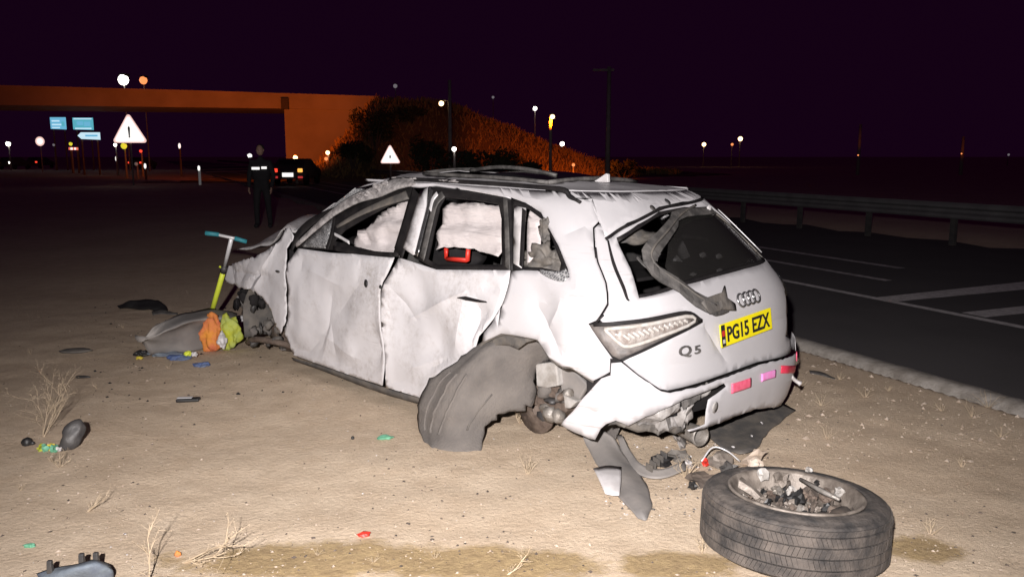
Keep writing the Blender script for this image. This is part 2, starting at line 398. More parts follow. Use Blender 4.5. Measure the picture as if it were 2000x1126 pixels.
# kerb: a worn concrete strip, its sand side broken and uneven
rows = []
for s in np.r_[np.arange(-8, 14, 0.06), np.arange(14, 60, 0.5), np.arange(60, 400, 10)]:
    w = 0.022 * fbm(s, 0, 1.9, 4, 9) + 0.010 * fbm(s, 0, 9, 3, 3); h = 0.004 * fbm(s, 0, 3.1, 4, 2); w2 = 0.016 * fbm(s, 0, 4.3, 3, 7)
    rows.append([road_pt(KERB0 + w - 0.03, s, -0.12), road_pt(KERB0 + w, s, 0.022 + h), road_pt(KERB0 + 0.06 + w * 0.5, s, 0.047 + h), road_pt(KERB1 - 0.03 + w2, s, 0.05 + h * 0.5), road_pt(KERB1 + w2, s, 0.035 + h * 0.4), road_pt(KERB1 + 0.02 + w2, s, -0.12)])
mb = MB(); mb.grid(rows)
tag(mb.build('kerb', 'concrete', None, True), kind='structure')
# painted markings, 4 mm sheets
def marking(name, quad, mat='roadpaint'):
    m2 = MB(); P = np.array(quad)
    m2.grid([[P[0] + (P[1] - P[0]) * t, P[3] + (P[2] - P[3]) * t] for t in np.linspace(0, 1, 20)])
    o = m2.build(name, mat); tag(o, kind='structure'); return o
def strip(la0, la1, s0, s1): return [road_pt(la0, s0, -0.03), road_pt(la0, s1, -0.03), road_pt(la1, s1, -0.03), road_pt(la1, s0, -0.03)]
marking('edge_line', strip(7.57, 7.70, -10, 300))
marking('lane_line', strip(8.82, 8.96, 8.05, 60), 'roadworn')
marking('lane_line', strip(9.98, 10.14, 8.9, 60), 'roadworn')
for a, b2, c, d in (((4.25, 9.58), (6.9, 10.9), (6.75, 10.35), (4.36, 9.30)), ((4.72, 8.62), (7.2, 9.7), (7.05, 9.28), (4.83, 8.36))):
    marking('cross_bar', [(*a, -0.027), (*b2, -0.027), (*c, -0.027), (*d, -0.027)])

# ------------------------------------------------------------------ overpass
br = empty('overpass', (*dp(330, 345, 66)[:2], 0))
tag(br, 'concrete road overpass with long flat deck and abutment lit orange', 'bridge')
BO = np.array(br.location)
def bpt(px, py, Y): return dp(px, py, Y) - BO
def dk(px): return 63.0 + 8.5 * (px + 200) / 960       # the deck recedes a little to the right
def deck_pt(px, z, back=0.0):
    p = dp(px, 300, dk(px)); d = np.array([0.36, 0.93]) * -1
    return np.array([p[0] - d[0] * back * 0 - 0.0, p[1] + back, z]) - BO
def zpx(px, py): return dp(px, py, dk(px))[2]
pxs = np.linspace(-420, 742, 40)
def topy(px): return np.interp(px, [-420, 0, 400, 555, 742], [156, 165, 176, 181, 187])
def boty(px): return np.interp(px, [-420, 0, 400, 555, 742], [200, 205, 210, 212, 216])
mb = MB()
mb.grid([[deck_pt(p, zpx(p, boty(p)), 9.0), deck_pt(p, zpx(p, boty(p))), deck_pt(p, zpx(p, topy(p) + 4)), deck_pt(p, zpx(p, topy(p) + 4), 9.0)] for p in pxs])
mb.build('deck', 'bridge', br)
mb = MB()
mb.grid([[deck_pt(p, zpx(p, topy(p) + 7), -0.12), deck_pt(p, zpx(p, topy(p) + 1), -0.12), deck_pt(p, zpx(p, topy(p) + 1), 0.3), deck_pt(p, zpx(p, topy(p) + 5), 0.3)] for p in pxs])
mb.build('parapet', 'bridge', br)
mb = MB()                                                # abutment: end wall under the deck with its return face
w0, w1 = deck_pt(557, 0, 0.25), deck_pt(745, 0, 0.25)
hz = zpx(557, 213) + 0.02
mb.grid([[(*w0[:2] + np.array([1.5, 9.0]), -0.3), (*w0[:2], -0.3), (*w1[:2], -0.3)], [(*w0[:2] + np.array([1.5, 9.0]), hz), (*w0[:2], hz), (*w1[:2], hz)]])
mb.build('abutment', 'bridge', br)
p = deck_pt(563, zpx(563, 203), -0.35); mb = MB(); mb.box(p, (0.55, 0.4, 0.9)); bev(mb.build('drain_box', 'darkplastic', br))
mb = MB()                                                # left pier, mostly out of the light
p = deck_pt(-330, 0, 3.0); mb.box((p[0], p[1], 2.6), (1.2, 5, 5.8)); mb.build('pier', 'bridge', br)

# ------------------------------------------------------------------ embankment with dry grass
def bank_h(x, y):
    # ridge profile measured along x, a slope falling to the right and towards the camera
    top = np.interp(x, [-15.5, -14.2, -12.6, -10.2, -6.8, -4, -1.5, 1.2, 3.8, 6.5, 9, 20], [0.0, .6, 2.6, 5.7, 5.8, 5.2, 4.3, 3.2, 2.1, 1.2, 0.5, 0.0])
    yc = 63 + 0.35 * (x + 10)
    d = (yc - y) / 9.0
    if d < 0: fall = max(0.0, 1 - (-d) * 0.35)
    else: fall = max(0.0, 1 - d)
    fall = fall * fall * (3 - 2 * fall)
    return top * fall * (1 + 0.10 * fbm(x, y, 0.3, 3)) - 0.05 + 0.12 * fbm(x, y, 0.9, 3)
mb = MB(); X = np.linspace(-23, 20, 70); Y = np.linspace(50, 95, 60)
mb.grid([[(x, y, bank_h(x, y)) for x in X] for y in Y])
tag(mb.build('embankment', 'bank', None, True), kind='structure')
mb = MB()
for i in range(9000):                                    # dry grass covering the bank
    x = random.uniform(-16, 14); y = 63 + 0.35 * (x + 10) - random.uniform(-1.0, 8.5) ** 1 ; z = bank_h(x, y)
    if z < 0.15: continue
    h = random.uniform(0.12, 0.42); a = random.uniform(0, 6.28); w = random.uniform(0.03, 0.09)
    dx, dy = math.cos(a) * w, math.sin(a) * w; lx, ly = random.uniform(-.25, .25), random.uniform(-.25, .25)
    mb.add([(x - dx, y - dy, z - .05), (x + dx, y + dy, z - .05), (x + lx + dx * .3, y + ly, z + h), (x + lx - dx * .3, y + ly, z + h * .95)], [(0, 1, 2, 3)])
tag(mb.build('bank_grass', 'grassdry'), 'dry grass covering the embankment beside the overpass', 'grass', kind='stuff')
def leafy(name, label, c, d, nleaf, leaf, mat='foliage', group=None, stem=0.4):
    t = empty(name, (c[0], c[1], c[2])); mbb = MB()
    lobes = [(random.uniform(-.6, .6) * d[0], random.uniform(-.6, .6) * d[1], random.uniform(0.35, 0.8) * d[2], random.uniform(.35, .6)) for _ in range(9)]
    for i in range(nleaf):
        lo = random.choice(lobes); v = Vector((random.gauss(0, 1), random.gauss(0, 1), random.gauss(0, 1))).normalized() * random.uniform(.5, 1) * lo[3]
        p = Vector((lo[0] + v.x * d[0] * .7, lo[1] + v.y * d[1] * .7, max(0.03, lo[2] + v.z * d[2] * .45)))
        a = Vector((random.gauss(0, 1), random.gauss(0, 1), random.gauss(0, 1))).normalized() * leaf * random.uniform(.6, 1.3)
        b2 = Vector((random.gauss(0, 1), random.gauss(0, 1), random.gauss(0, 1))).normalized() * leaf * .5
        mbb.add([p - a, p - b2, p + a, p + b2], [(0, 1, 2, 3)])
    mbb.build('crown', mat, t)
    ms = MB()
    for lo in lobes:
        ms.tube([(0, 0, -.1), (lo[0] * .4, lo[1] * .4, lo[2] * .5), (lo[0], lo[1], lo[2])], [0.05 * d[2] * .5, .03 * d[2] * .5, .01], 5)
    ms.build('stem', 'wood', t)
    tag(t, label, 'bush', group); return t
for px, Y, w, h, lab in ((905, 57, 2.0, 1.5, 'dark bush high on the bank right of the street lamp'), (985, 60, 1.6, 1.1, 'low dark bush on the crest of the grass bank'), (935, 47, 3.0, 2.3, 'wide dark bush low on the embankment, beside the lit pole'),
                         (845, 52, 1.6, 3.2, 'tall dark bush on the embankment just left of the orange lit pole'),
                         (735, 58, 2.4, 3.4, 'large dark bush against the orange abutment wall'),
                         (690, 56, 1.6, 2.0, 'round dark bush at the foot of the abutment wall'),
                         (790, 60, 2.2, 1.6, 'spreading dark bush at the end of the overpass deck'),
                         (1015, 44, 1.8, 1.7, 'small dark bush in front of the lit grass slope'),
                         (1215, 58, 1.8, 1.6, 'low bush at the foot of the tall wooden pole')):
    p = dp(px, 330, Y); g0 = bank_h(p[0], p[1]) if 50 < p[1] < 95 else 0
    leafy('bush', lab, (p[0], p[1], g0 - .1), (w, w * .8, h), 900, 0.16, group='bushes on the embankment')

# ------------------------------------------------------------------ guard rail across the carriageway
gr = empty('guard_rail', road_pt(13.45, 16, 0)); GO = Vector(gr.location)
tag(gr, 'galvanised steel guard rail on posts along the far edge of the road', 'guard rail')
prof = [(0, .46), (.03, .49), (.03, .54), (-.03, .58), (-.03, .63), (.03, .67), (.03, .72), (0, .76)]
mb = MB(); mb.grid([[Vector(road_pt(13.45 - a, s, z)) - GO for a, z in prof] for s in np.r_[np.arange(-6, 60, 2.0), np.arange(60, 200, 10)]])
solid(mb.build('beam', 'galv', gr), 0.006)
pm = MB(); pm.box((0, 0, 0.33), (0.07, 0.11, 0.82)); pme = pm.mesh('post'); pme.materials.append(M['darkplastic'])
for s in np.arange(-4.0, 60, 2.0):
    o = bpy.data.objects.new('post', pme); col.objects.link(o); o.parent = gr
    o.location = Vector(road_pt(13.56, s + 0.9, 0)) - GO; o.rotation_euler.z = math.atan2(RN[1], RN[0])

# ================================================================== THE WRECKED CAR
car = empty('wrecked_car'); car.matrix_world = CARM
tag(car, 'crashed white estate SUV with dented side, torn bumper and missing wheels', 'car')
def pchip(x, xp, fp):
    xp = np.asarray(xp, float); fp = np.asarray(fp, float); h = np.diff(xp); d = np.diff(fp) / h
    mm = np.zeros(len(xp)); mm[0] = d[0]; mm[-1] = d[-1]
    for i in range(1, len(xp) - 1):
        mm[i] = 0 if d[i - 1] * d[i] <= 0 else 2 * d[i - 1] * d[i] / (d[i - 1] + d[i])
    x = np.clip(x, xp[0], xp[-1]); i = np.clip(np.searchsorted(xp, x) - 1, 0, len(h) - 1)
    t = (x - xp[i]) / h[i]; a, b = fp[i], fp[i + 1]
    return a * (1 + 2 * t) * (1 - t) ** 2 + mm[i] * h[i] * t * (1 - t) ** 2 + b * t * t * (3 - 2 * t) - mm[i + 1] * h[i] * t * t * (1 - t)
WZ = ([.10, .28, .45, .65, .85, 1.0, 1.1, 1.3, 1.47, 1.54, 1.575, 1.62], [.86, .90, .93, .945, .94, .918, .885, .79, .69, .643, .60, .53])
XZ = ([.10, .28, .40, .55, .70, .85, .97, 1.06, 1.15, 1.3, 1.47, 1.54, 1.575, 1.62], [.14, .07, .02, .0, .015, .03, .05, .09, .16, .31, .49, .575, .66, .80])
LC, MX = 0.5, 3.5
_th = np.linspace(0, 1, 400) ** 2.2 * math.pi / 2
_x = LC * (1 - np.cos(_th)); _y = .92 * np.sin(_th) ** (2 / MX)
_s = np.r_[0, np.cumsum(np.hypot(np.diff(_x), np.diff(_y)))]; _s /= _s[-1]
def shell0(u, z):
    u = np.asarray(u, float); z = np.asarray(z, float)
    mir = u < -.75; uu = np.where(mir, -1.5 - u, u)
    W = pchip(z, *WZ); xr = pchip(z, *XZ)
    th = np.interp(np.clip((uu + .75) / 1.35, 0, 1), _s, _th)
    xc = xr + LC * (1 - np.cos(th)); yc = W * np.sin(th) ** (2 / MX)
    xs_ = xr + LC + (uu - .6)
    x = np.where(uu >= .6, xs_, xc)
    y = np.where(uu >= .6, W * (1 - .13 * np.clip((xs_ - 3.4) / 1.2, 0, 1.3) ** 2), yc)
    y = np.where(mir, -y, y)
    return np.stack([x, y, z + 0 * x], -1)
def shell(u, z, off=0.0):
    P = shell0(u, z); e = .004
    du = shell0(u + e, z) - shell0(u - e, z); dz = shell0(u, z + e) - shell0(u, z - e)
    nrm = np.cross(dz, du); nrm /= np.linalg.norm(nrm, axis=-1, keepdims=True) + 1e-12
    return P + nrm * np.asarray(off)[..., None] if np.ndim(off) else P + nrm * off
_gu, _gz = np.meshgrid(np.arange(-1.95, 4.7, .05), np.arange(.12, 1.575, .035), indexing='ij')
_gu, _gz = _gu.ravel(), _gz.ravel()
_gpj = project(c2w(shell0(_gu, _gz)))
def uv(p):                                                 # pixel -> (u, z) on the body shell
    if len(p) == 3: return np.array([p[1], p[2]], float)   # already ('p', u, z)
    i = np.argmin(((_gpj - np.array(p)) ** 2).sum(1)); q = np.array([_gu[i], _gz[i]])
    for _ in range(12):
        f0 = project(c2w(shell0(q[0], q[1])))[0] - p
        J = np.zeros((2, 2)); e = 1e-3
        J[:, 0] = (project(c2w(shell0(q[0] + e, q[1])))[0] - p - f0) / e
        J[:, 1] = (project(c2w(shell0(q[0], q[1] + e)))[0] - p - f0) / e
        if abs(np.linalg.det(J)) < 400: break
        st = np.linalg.solve(J, -f0); st = np.clip(st, -.06, .06)
        q = q + st; q[1] = min(max(q[1], .1), 1.575); q[0] = max(q[0], -1.98)
    return q
def uvs(pts): return np.array([uv(p) for p in pts])
def inpoly(P, poly):
    x, y = P[:, 0], P[:, 1]; r = np.zeros(len(P), bool); n = len(poly)
    for i in range(n):
        x1, y1 = poly[i]; x2, y2 = poly[(i + 1) % n]
        if y1 == y2: continue
        c = ((y1 > y) != (y2 > y)) & (x < (x2 - x1) * (y - y1) / (y2 - y1) + x1); r ^= c
    return r
def segdist(P, a, b):
    a = np.asarray(a); b = np.asarray(b); ab = b - a; t = np.clip(((P - a) @ ab) / (ab @ ab + 1e-12), 0, 1)
    return np.linalg.norm(P - (a + t[:, None] * ab), axis=1), t
def polydist(P, poly):
    d = np.full(len(P), 9.0)
    for i in range(len(poly)): d = np.minimum(d, segdist(P, poly[i], poly[(i + 1) % len(poly)])[0])
    return d
def inset(poly, d):
    n = len(poly); ar = sum(poly[i][0] * poly[(i + 1) % n][1] - poly[(i + 1) % n][0] * poly[i][1] for i in range(n))
    s = 1 if ar > 0 else -1; out = []
    for i in range(n):
        a, b, c = poly[i - 1], poly[i], poly[(i + 1) % n]
        e1 = (b - a) / (np.linalg.norm(b - a) + 1e-9); e2 = (c - b) / (np.linalg.norm(c - b) + 1e-9)
        nn = s * np.array([-(e1[1] + e2[1]), e1[0] + e2[0]]); nl = np.linalg.norm(nn)
        out.append(b + d * nn / nl if nl > .2 else b)
    return np.array(out)
def dens(poly, res, rag=0.0):
    out = []; n = len(poly)
    for i in range(n):
        a, b = poly[i], poly[(i + 1) % n]; k = max(1, int(np.linalg.norm(b - a) / res))
        for t in range(k):
            p = a + (b - a) * t / k
            if rag and t: p = p + rng.normal(0, rag, 2)
            out.append(p)
    return np.array(out)
def facets(lo, hi, sc, seed):
    """coarse random triangles with a height at each corner: flat facets that meet in creases"""
    rs = np.random.default_rng(int(seed * 10) + 5); out = []
    for step, a in ((.85 / sc, 1.0), (.36 / sc, .30)):
        gx = np.arange(lo[0] - 2 * step, hi[0] + 3 * step, step); gy = np.arange(lo[1] - 2 * step, hi[1] + 3 * step, step)
        pts = np.array([(x, y) for x in gx for y in gy]) + rs.uniform(-.38, .38, (len(gx) * len(gy), 2)) * step; h = rs.uniform(-1, .6, len(pts))
        v2, e2, f2, *_ = delaunay_2d_cdt([Vector(p) for p in pts], [], [], 0, 1e-7)
        v2 = np.array([tuple(v) for v in v2]); hh = h[[int(np.argmin(((pts - v) ** 2).sum(1))) for v in v2]]
        out.append((v2, [tuple(e) for e in e2], [tuple(f) for f in f2], hh * a))
    return out
def facet_height(P, layers, amp):
    o = np.zeros(len(P))
    for v2, e2, f2, hh in layers:
        layer = np.zeros(len(P))
        for f in f2:
            A, B, C = v2[f[0]], v2[f[1]], v2[f[2]]; den = (B[1] - C[1]) * (A[0] - C[0]) + (C[0] - B[0]) * (A[1] - C[1])
            if abs(den) < 1e-12: continue
            w1 = ((B[1] - C[1]) * (P[:, 0] - C[0]) + (C[0] - B[0]) * (P[:, 1] - C[1])) / den
            w2 = ((C[1] - A[1]) * (P[:, 0] - C[0]) + (A[0] - C[0]) * (P[:, 1] - C[1])) / den
            w3 = 1 - w1 - w2; inside = (w1 >= -1e-6) & (w2 >= -1e-6) & (w3 >= -1e-6)
            layer[inside] = (w1 * hh[f[0]] + w2 * hh[f[1]] + w3 * hh[f[2]])[inside]
        o += layer * amp
    return o
def triang(poly, holes, res, lines=()):
    loops = [poly] + list(holes); V = []; E = []
    for L in loops:
        k = len(V); V += [tuple(p) for p in L]; E += [(k + i, k + (i + 1) % len(L)) for i in range(len(L))]
    for a, b in lines:
        if np.linalg.norm(np.subtract(a, b)) > 1e-4: k = len(V); V += [tuple(a), tuple(b)]; E.append((k, k + 1))
    lo, hi = poly.min(0), poly.max(0); g = []
    for j, yv in enumerate(np.arange(lo[1], hi[1], res * .87)):
        for xv in np.arange(lo[0] + (j % 2) * res / 2, hi[0], res): g.append((xv, yv))
    if g:
        G = np.array(g) + rng.normal(0, res * .08, (len(g), 2)); ok = inpoly(G, poly)
        for h in holes: ok &= ~inpoly(G, h)
        for L in loops: ok &= polydist(G, L) > res * .45
        for a, b in lines: ok &= segdist(G, a, b)[0] > res * .33
        V += [tuple(p) for p in G[ok]]
    v2, e2, f2, *_ = delaunay_2d_cdt([Vector(v) for v in V], E, [], 0, 1e-5)
    v2 = np.array([tuple(v) for v in v2]); f2 = np.array([list(f) for f in f2])
    c = v2[f2].mean(1); ok = inpoly(c, poly)
    for h in holes: ok &= ~inpoly(c, h)
    return v2, f2[ok]
def panel(name, poly, mat, off=0.0, res=.045, gap=.004, dents=(), creases=(), cr=(0, 3), rag=0.0, thick=.003, holes=(), parent=None, mirror=False, roll=0.0, surf=shell, label=None, fn=None, sharp=11):
    pl = uvs(poly) if not isinstance(poly, np.ndarray) else poly
    pl = inset(pl, gap) if gap else pl
    pl = dens(pl, res, rag); hs = [dens(inset(uvs(h), -gap), res) for h in holes]
    lines = [(uv(a), uv(b)) for a, b, w_, d_ in creases]; layers = []
    if cr[0]:
        layers = facets(pl.min(0), pl.max(0), cr[1], len(name) * 1.7 + pl.min())
        v2, e2, _, _ = layers[0]; lines += [(v2[a], v2[b]) for a, b in e2]
    lo_, hi_ = pl.min(0) - .05, pl.max(0) + .05; keep = []
    for a, b in lines:                                     # only creases that lie on the panel
        n_ = max(2, int(np.linalg.norm(np.subtract(b, a)) / (res * 1.2)) + 1); pp = np.array([np.asarray(a) + (np.asarray(b) - np.asarray(a)) * t for t in np.linspace(0, 1, n_)])
        ins = inpoly(pp, pl)
        for h in hs: ins &= ~inpoly(pp, h)
        keep += [(pp[i_], pp[i_ + 1]) for i_ in range(n_ - 1) if ins[i_] and ins[i_ + 1]]
    V, T = triang(pl, hs, res, keep)
    o = np.zeros(len(V))
    for d in dents:                                        # (px, py, radius, depth)
        c = uv(d[:2]); r = np.linalg.norm((V - c), axis=1) / d[2]; o -= d[3] * np.exp(-r * r * 1.2)
    for a, b, w, dp_ in creases:                           # folds: sharp along a line, dying away either side
        dd, t = segdist(V, uv(a), uv(b)); o -= dp_ * np.exp(-dd / w) * (1 - .5 * np.abs(2 * t - 1))
    if cr[0]: o += facet_height(V, layers, cr[0])
    if parent is None and not rag and (cr[0] or creases) and not holes:
        ed = np.clip(polydist(V, pl) / .075, .12, 1); o *= ed * ed * (3 - 2 * ed)      # stiff folded edges keep their line
    o += off
    if roll:                                               # edges turn in
        e = polydist(V, pl); o -= roll * np.exp(-(e / (res * .9)) ** 2)
    if fn is not None: o += fn(V)
    if mirror: V = np.c_[-1.5 - V[:, 0], V[:, 1]]; T = T[:, ::-1]
    P = surf(V[:, 0], V[:, 1], o)
    # orientation: faces look outward
    a, b, c = P[T[:, 0]], P[T[:, 1]], P[T[:, 2]]
    nf = np.cross(b - a, c - a); ref = surf(V[:, 0], V[:, 1], o + .01) - P
    if (nf * ref[T[:, 0]]).sum() < 0: T = T[:, ::-1]
    me = bpy.data.meshes.new(name); me.from_pydata(P.tolist(), [], T.tolist()); me.update()
    ob = link(name, me, mat, parent or car)
    if 'airbag' in name: sharp = 70
    if cr[0] or creases: me.set_sharp_from_angle(angle=math.radians(sharp))
    if label: ob['label'] = label
    if thick: solid(ob, thick)
    return ob
def band(name, pts, w, mat, off=0.004, parent=None, thick=.006, k=5, lift=None, smooth=True):
    """a strip of width w following pixels on the shell"""
    q = catmull(uvs(pts), k); w = np.interp(np.linspace(0, 1, len(q)), np.linspace(0, 1, len(w)), w) if np.ndim(w) else np.full(len(q), w)
    of = np.interp(np.linspace(0, 1, len(q)), np.linspace(0, 1, len(off)), off) if np.ndim(off) else np.full(len(q), off)
    t = np.gradient(q, axis=0); t /= np.linalg.norm(t, axis=1, keepdims=True) + 1e-9; nn = np.c_[-t[:, 1], t[:, 0]]
    mbb = MB(); rows = []
    for s, dz in ((-.5, -.3), (-.3, 0), (.3, 0), (.5, -.3)):
        e = q + nn * (w * s)[:, None]; rows.append(shell(e[:, 0], e[:, 1], of + dz * thick))
    mbb.grid(np.stack(rows, 1)); o = mbb.build(name, mat, parent or car, smooth); solid(o, thick, -1); return o

# ---- outlines, surveyed -------------------------------------------------
front_door = A1((510, 462), (690, 486), (850, 494), (930, 500), (1040, 512), (1008, 590), (975, 650), (962, 700), (965, 900), (985, 1070), (975, 1220)) + [(700, 739), (620, 711), (572, 694)] + A1((455, 985), (430, 930), (452, 860), (455, 690), (441, 610), (452, 540))
rear_door = A1((1062, 518)) + A2((232, 520), (425, 582), (830, 584), (812, 680), (782, 770), (735, 850), (690, 905), (655, 945), (640, 1000), (575, 1065), (520, 1110)) + [(872, 722), (845, 737), (826, 760), (818, 776)] + [(752, 756)] + A1((985, 1070), (967, 900), (966, 700), (982, 655))
quarter = A2((838, 588), (905, 582), (985, 585), (1050, 612), (1110, 628), (1160, 622), (1150, 575), (1100, 450), (1040, 340), (1005, 268), (920, 215), (830, 182)) + \
    [('p', 1.42, 1.572), ('p', .9, 1.572), ('p', .55, 1.572), ('p', .30, 1.572), ('p', .10, 1.572)] + \
    A3((262, 292), (226, 330), (232, 450), (252, 530), (296, 640), (306, 760), (245, 855), (200, 872), (270, 975), (338, 1070)) + [(1192, 700), (1192, 726)] + A4((1500, 500), (1420, 540), (1260, 442), (1190, 432), (1100, 372), (1010, 237), (850, 205), (745, 192), (610, 255)) + A2((680, 960), (690, 925), (730, 880), (780, 790), (765, 905), (790, 770), (815, 690))
fender = A1((120, 565), (200, 528), (268, 508), (330, 470), (400, 425), (432, 350), (452, 345), (478, 395), (440, 462), (436, 540), (438, 620), (450, 690), (450, 860), (424, 930), (402, 905), (370, 810), (315, 730), (262, 690), (230, 688), (170, 668), (115, 640))
glass_open = A3((360, 388), (480, 312), (600, 240), (745, 213), (890, 213), (1040, 340), (1190, 478), (1200, 508), (1080, 560), (900, 608), (720, 655), (640, 690), (485, 727), (440, 560), (375, 430))
hatch = A3((302, 394), (420, 310), (600, 220), (735, 190), (900, 178), (935, 205), (1070, 335), (1195, 462), (1285, 560), (1312, 640), (1318, 720), (1322, 935)) + A5((1420, 175), (1395, 228), (1250, 335), (1000, 425), (700, 508), (655, 500), (520, 410), (420, 325)) + A3((450, 1040), (640, 950), (835, 856), (745, 805), (480, 850), (290, 878), (262, 848), (312, 765), (302, 640), (258, 530), (238, 450), (232, 334), (266, 302))
lamp_o = A3((203, 875), (270, 882), (480, 862), (742, 815), (832, 856), (640, 950), (450, 1042), (382, 1075), (336, 1052))
lamp_i = A3((292, 902), (470, 886), (738, 832), (788, 860), (610, 938), (430, 998), (372, 978), (322, 932))
bump_r = A5((1432, 150), (1470, 225), (1478, 330), (1462, 450), (1330, 545), (1200, 612), (1060, 668), (925, 716), (812, 748), (802, 736), (905, 698), (908, 630), (922, 555), (992, 506), (1030, 478), (1018, 462), (780, 556), (560, 655), (455, 712), (384, 680), (330, 700), (298, 728), (265, 792), (150, 752), (65, 705), (180, 560), (275, 452), (300, 425), (352, 408), (356, 335), (415, 328), (520, 415), (650, 506), (700, 515), (1000, 432), (1250, 342), (1400, 234), (1426, 182))

# ---- skins --------------------------------------------------------------
fd = panel('front_door', front_door, 'paint', off=-.004, res=.035, cr=(.027, 2.9), gap=.0012,
    dents=[(650, 600, .22, .03), (700, 700, .25, .03), (610, 640, .15, .02), (590, 520, .12, .012)],
    creases=[((590, 520), (660, 560), .05, -.012), ((735, 505), (741, 740), .02, -.006), ((600, 640), (720, 720), .05, -.012), ((640, 560), (620, 690), .05, .014)])
rd = panel('rear_door', rear_door, 'paint', off=-.006, res=.035, cr=(.021, 2.5), gap=-.003,
    dents=[(810, 580, .16, .035), (780, 640, .18, .03), (930, 620, .10, .035), (850, 680, .18, .03)],
    creases=[((790, 622), (905, 568), .035, -.02), ((755, 560), (800, 625), .05, .018), ((900, 590), (885, 700), .05, -.011), ((925, 605), (915, 680), .03, .026), ((940, 560), (970, 560), .03, .018), ((800, 720), (880, 690), .04, -.016)])
qp = panel('quarter_panel', quarter, 'paint_clean_dimmed', off=0, res=.035, cr=(.014, 2.3), gap=.0015,
    dents=[(1060, 600, .14, .022), (1120, 560, .10, -.012), (1130, 680, .12, .02)],
    creases=[((1045, 600), (1090, 690), .03, .024), ((1095, 590), (1060, 650), .03, -.014), ((1100, 460), (1180, 420), .025, .012), ((1150, 480), (1185, 590), .025, .008), ((1060, 690), (1110, 715), .02, -.018), ((985, 565), (1060, 590), .03, -.010)])
fw = panel('front_wing', fender, 'paint', off=.004, res=.03, cr=(.026, 3.6), rag=.005, gap=-.002,
    creases=[((470, 600), (520, 500), .03, .03), ((500, 560), (540, 470), .03, -.03), ((455, 530), (520, 540), .03, .02)])
hl = panel('tailgate', hatch, 'paint_clean_dimmed', res=.035, holes=[glass_open], cr=(.0035, 2), gap=.002,
    creases=[((1380, 640), (1420, 705), .02, .012), ((1380, 645), (1510, 600), .03, .006), ((1230, 590), (1330, 570), .03, -.008), ((1230, 712), (1400, 700), .04, .006)])
bp_ = panel('bumper', bump_r, 'paint_clean_dimmed', off=.028, res=.035, cr=(.007, 2.5), gap=.002, rag=.002,
    creases=[((1190, 712), (1230, 745), .03, .02), ((1290, 765), (1240, 730), .03, .012)], label='torn white rear bumper with a hole showing the crushed beam')
# seen from the other side: plainer skins of the same outlines
def mir_panel(name, poly, mat, **k):
    return panel(name, poly, mat, mirror=True, res=.07, **k)
mir_panel('front_door', front_door, 'paint', cr=(.012, 2.6))
mir_panel('rear_door', rear_door, 'paint', cr=(.010, 2.2))
mir_panel('quarter_panel', quarter, 'paint')
mir_panel('front_wing', fender, 'paint', cr=(.02, 4))
# sill
panel('sill', [(562, 700), (620, 716), (700, 744), (752, 762), (820, 782), (824, 796), (752, 776), (700, 758), (620, 726), (566, 707)], 'dustyplastic', off=-.03, res=.04)
# dark shell behind the skins, below the waist: what the gaps between the panels show
for mirror in (False, True):
    low = np.array([(3.42, .30), (3.42, 1.05), (2.2, 1.05), (1.2, 1.08), (.5, 1.02), (.5, .62), (1.0, .88), (1.45, .80), (1.62, .30)])
    panel('inner_shell', low, 'interior', off=-.14, res=.12, gap=0, mirror=mirror, thick=0)
panel('inner_shell', np.array([(.45, .45), (.45, 1.04), (-.75, .96), (-1.95, 1.04), (-1.95, .45)]), 'interior', off=-.06, res=.12, gap=0, thick=0)
# seams and torn lines
band('seam', A3((262, 290), (224, 332), (234, 450), (254, 530), (298, 640), (308, 760), (250, 850)), .005, 'rubber', -.006)
band('seam', A3((238, 440), (246, 505)), .016, 'rubber', .002)
band('seam', A3((248, 858), (286, 820)), .012, 'rubber', .003)
band('seam', A5((1428, 160), (1398, 230), (1250, 338), (1000, 428), (700, 512)), .007, 'rubber', -.006)

# handles and holes
band('door_handle', A2((545, 735), (590, 738), (650, 750), (705, 758)), [.004, .022, .016, .006], 'rubber', .004, rd)
q = uv((713, 553)); P0 = shell(q[0], q[1], .003)
def oval(name, p, ru, rz_, mat, off, parent, thick=.004):
    q = uv(p); a = np.linspace(0, 2 * math.pi, 14, endpoint=False)
    return panel(name, np.c_[q[0] + ru * np.cos(a), q[1] + rz_ * np.sin(a)], mat, off=off, res=.02, gap=0, parent=parent, thick=thick)
oval('lock_hole', (713, 553), .018, .026, 'black', -.004, fd)
oval('lock_hole', (743, 560), .012, .012, 'black', .002, fd)
oval('badge_scar', (541, 530), .03, .010, 'darkplastic', -.002, fw)
for p in A3((560, 222), (645, 186), (735, 152), (775, 152)): oval('spoiler_mount', p, .028, .014, 'darkplastic', .006, hl)

# ---- glasshouse ---------------------------------------------------------
# front window: black rubber round it, airbag curtain inside
panel('window_frame', A1((500, 440), (600, 350), (715, 268), (850, 205), (1000, 150), (1126, 118), (1150, 150), (1095, 330), (1050, 505), (930, 498), (690, 470), (510, 460)), 'rubber', off=-.012, res=.05, gap=0, thick=.012,
    holes=[A1((705, 418), (760, 360), (905, 274), (1010, 218), (1112, 192), (1085, 290), (1030, 482), (930, 476), (800, 446))])
panel('airbag_curtain', A1((1125, 180), (1040, 206), (890, 268), (850, 330), (800, 395), (778, 400), (786, 440), (900, 470), (1040, 498), (1090, 330)), 'airbag', off=-.045, res=.03, gap=0, cr=(.03, 7), fn=lambda V: .014 * np.sin(V[:, 1] * 42 + 5 * V[:, 0]), rag=.004, label='white airbag curtain hanging in the front window')
band('broken_seal', A1((712, 385), (745, 402), (795, 432)), .022, 'silver', .004)
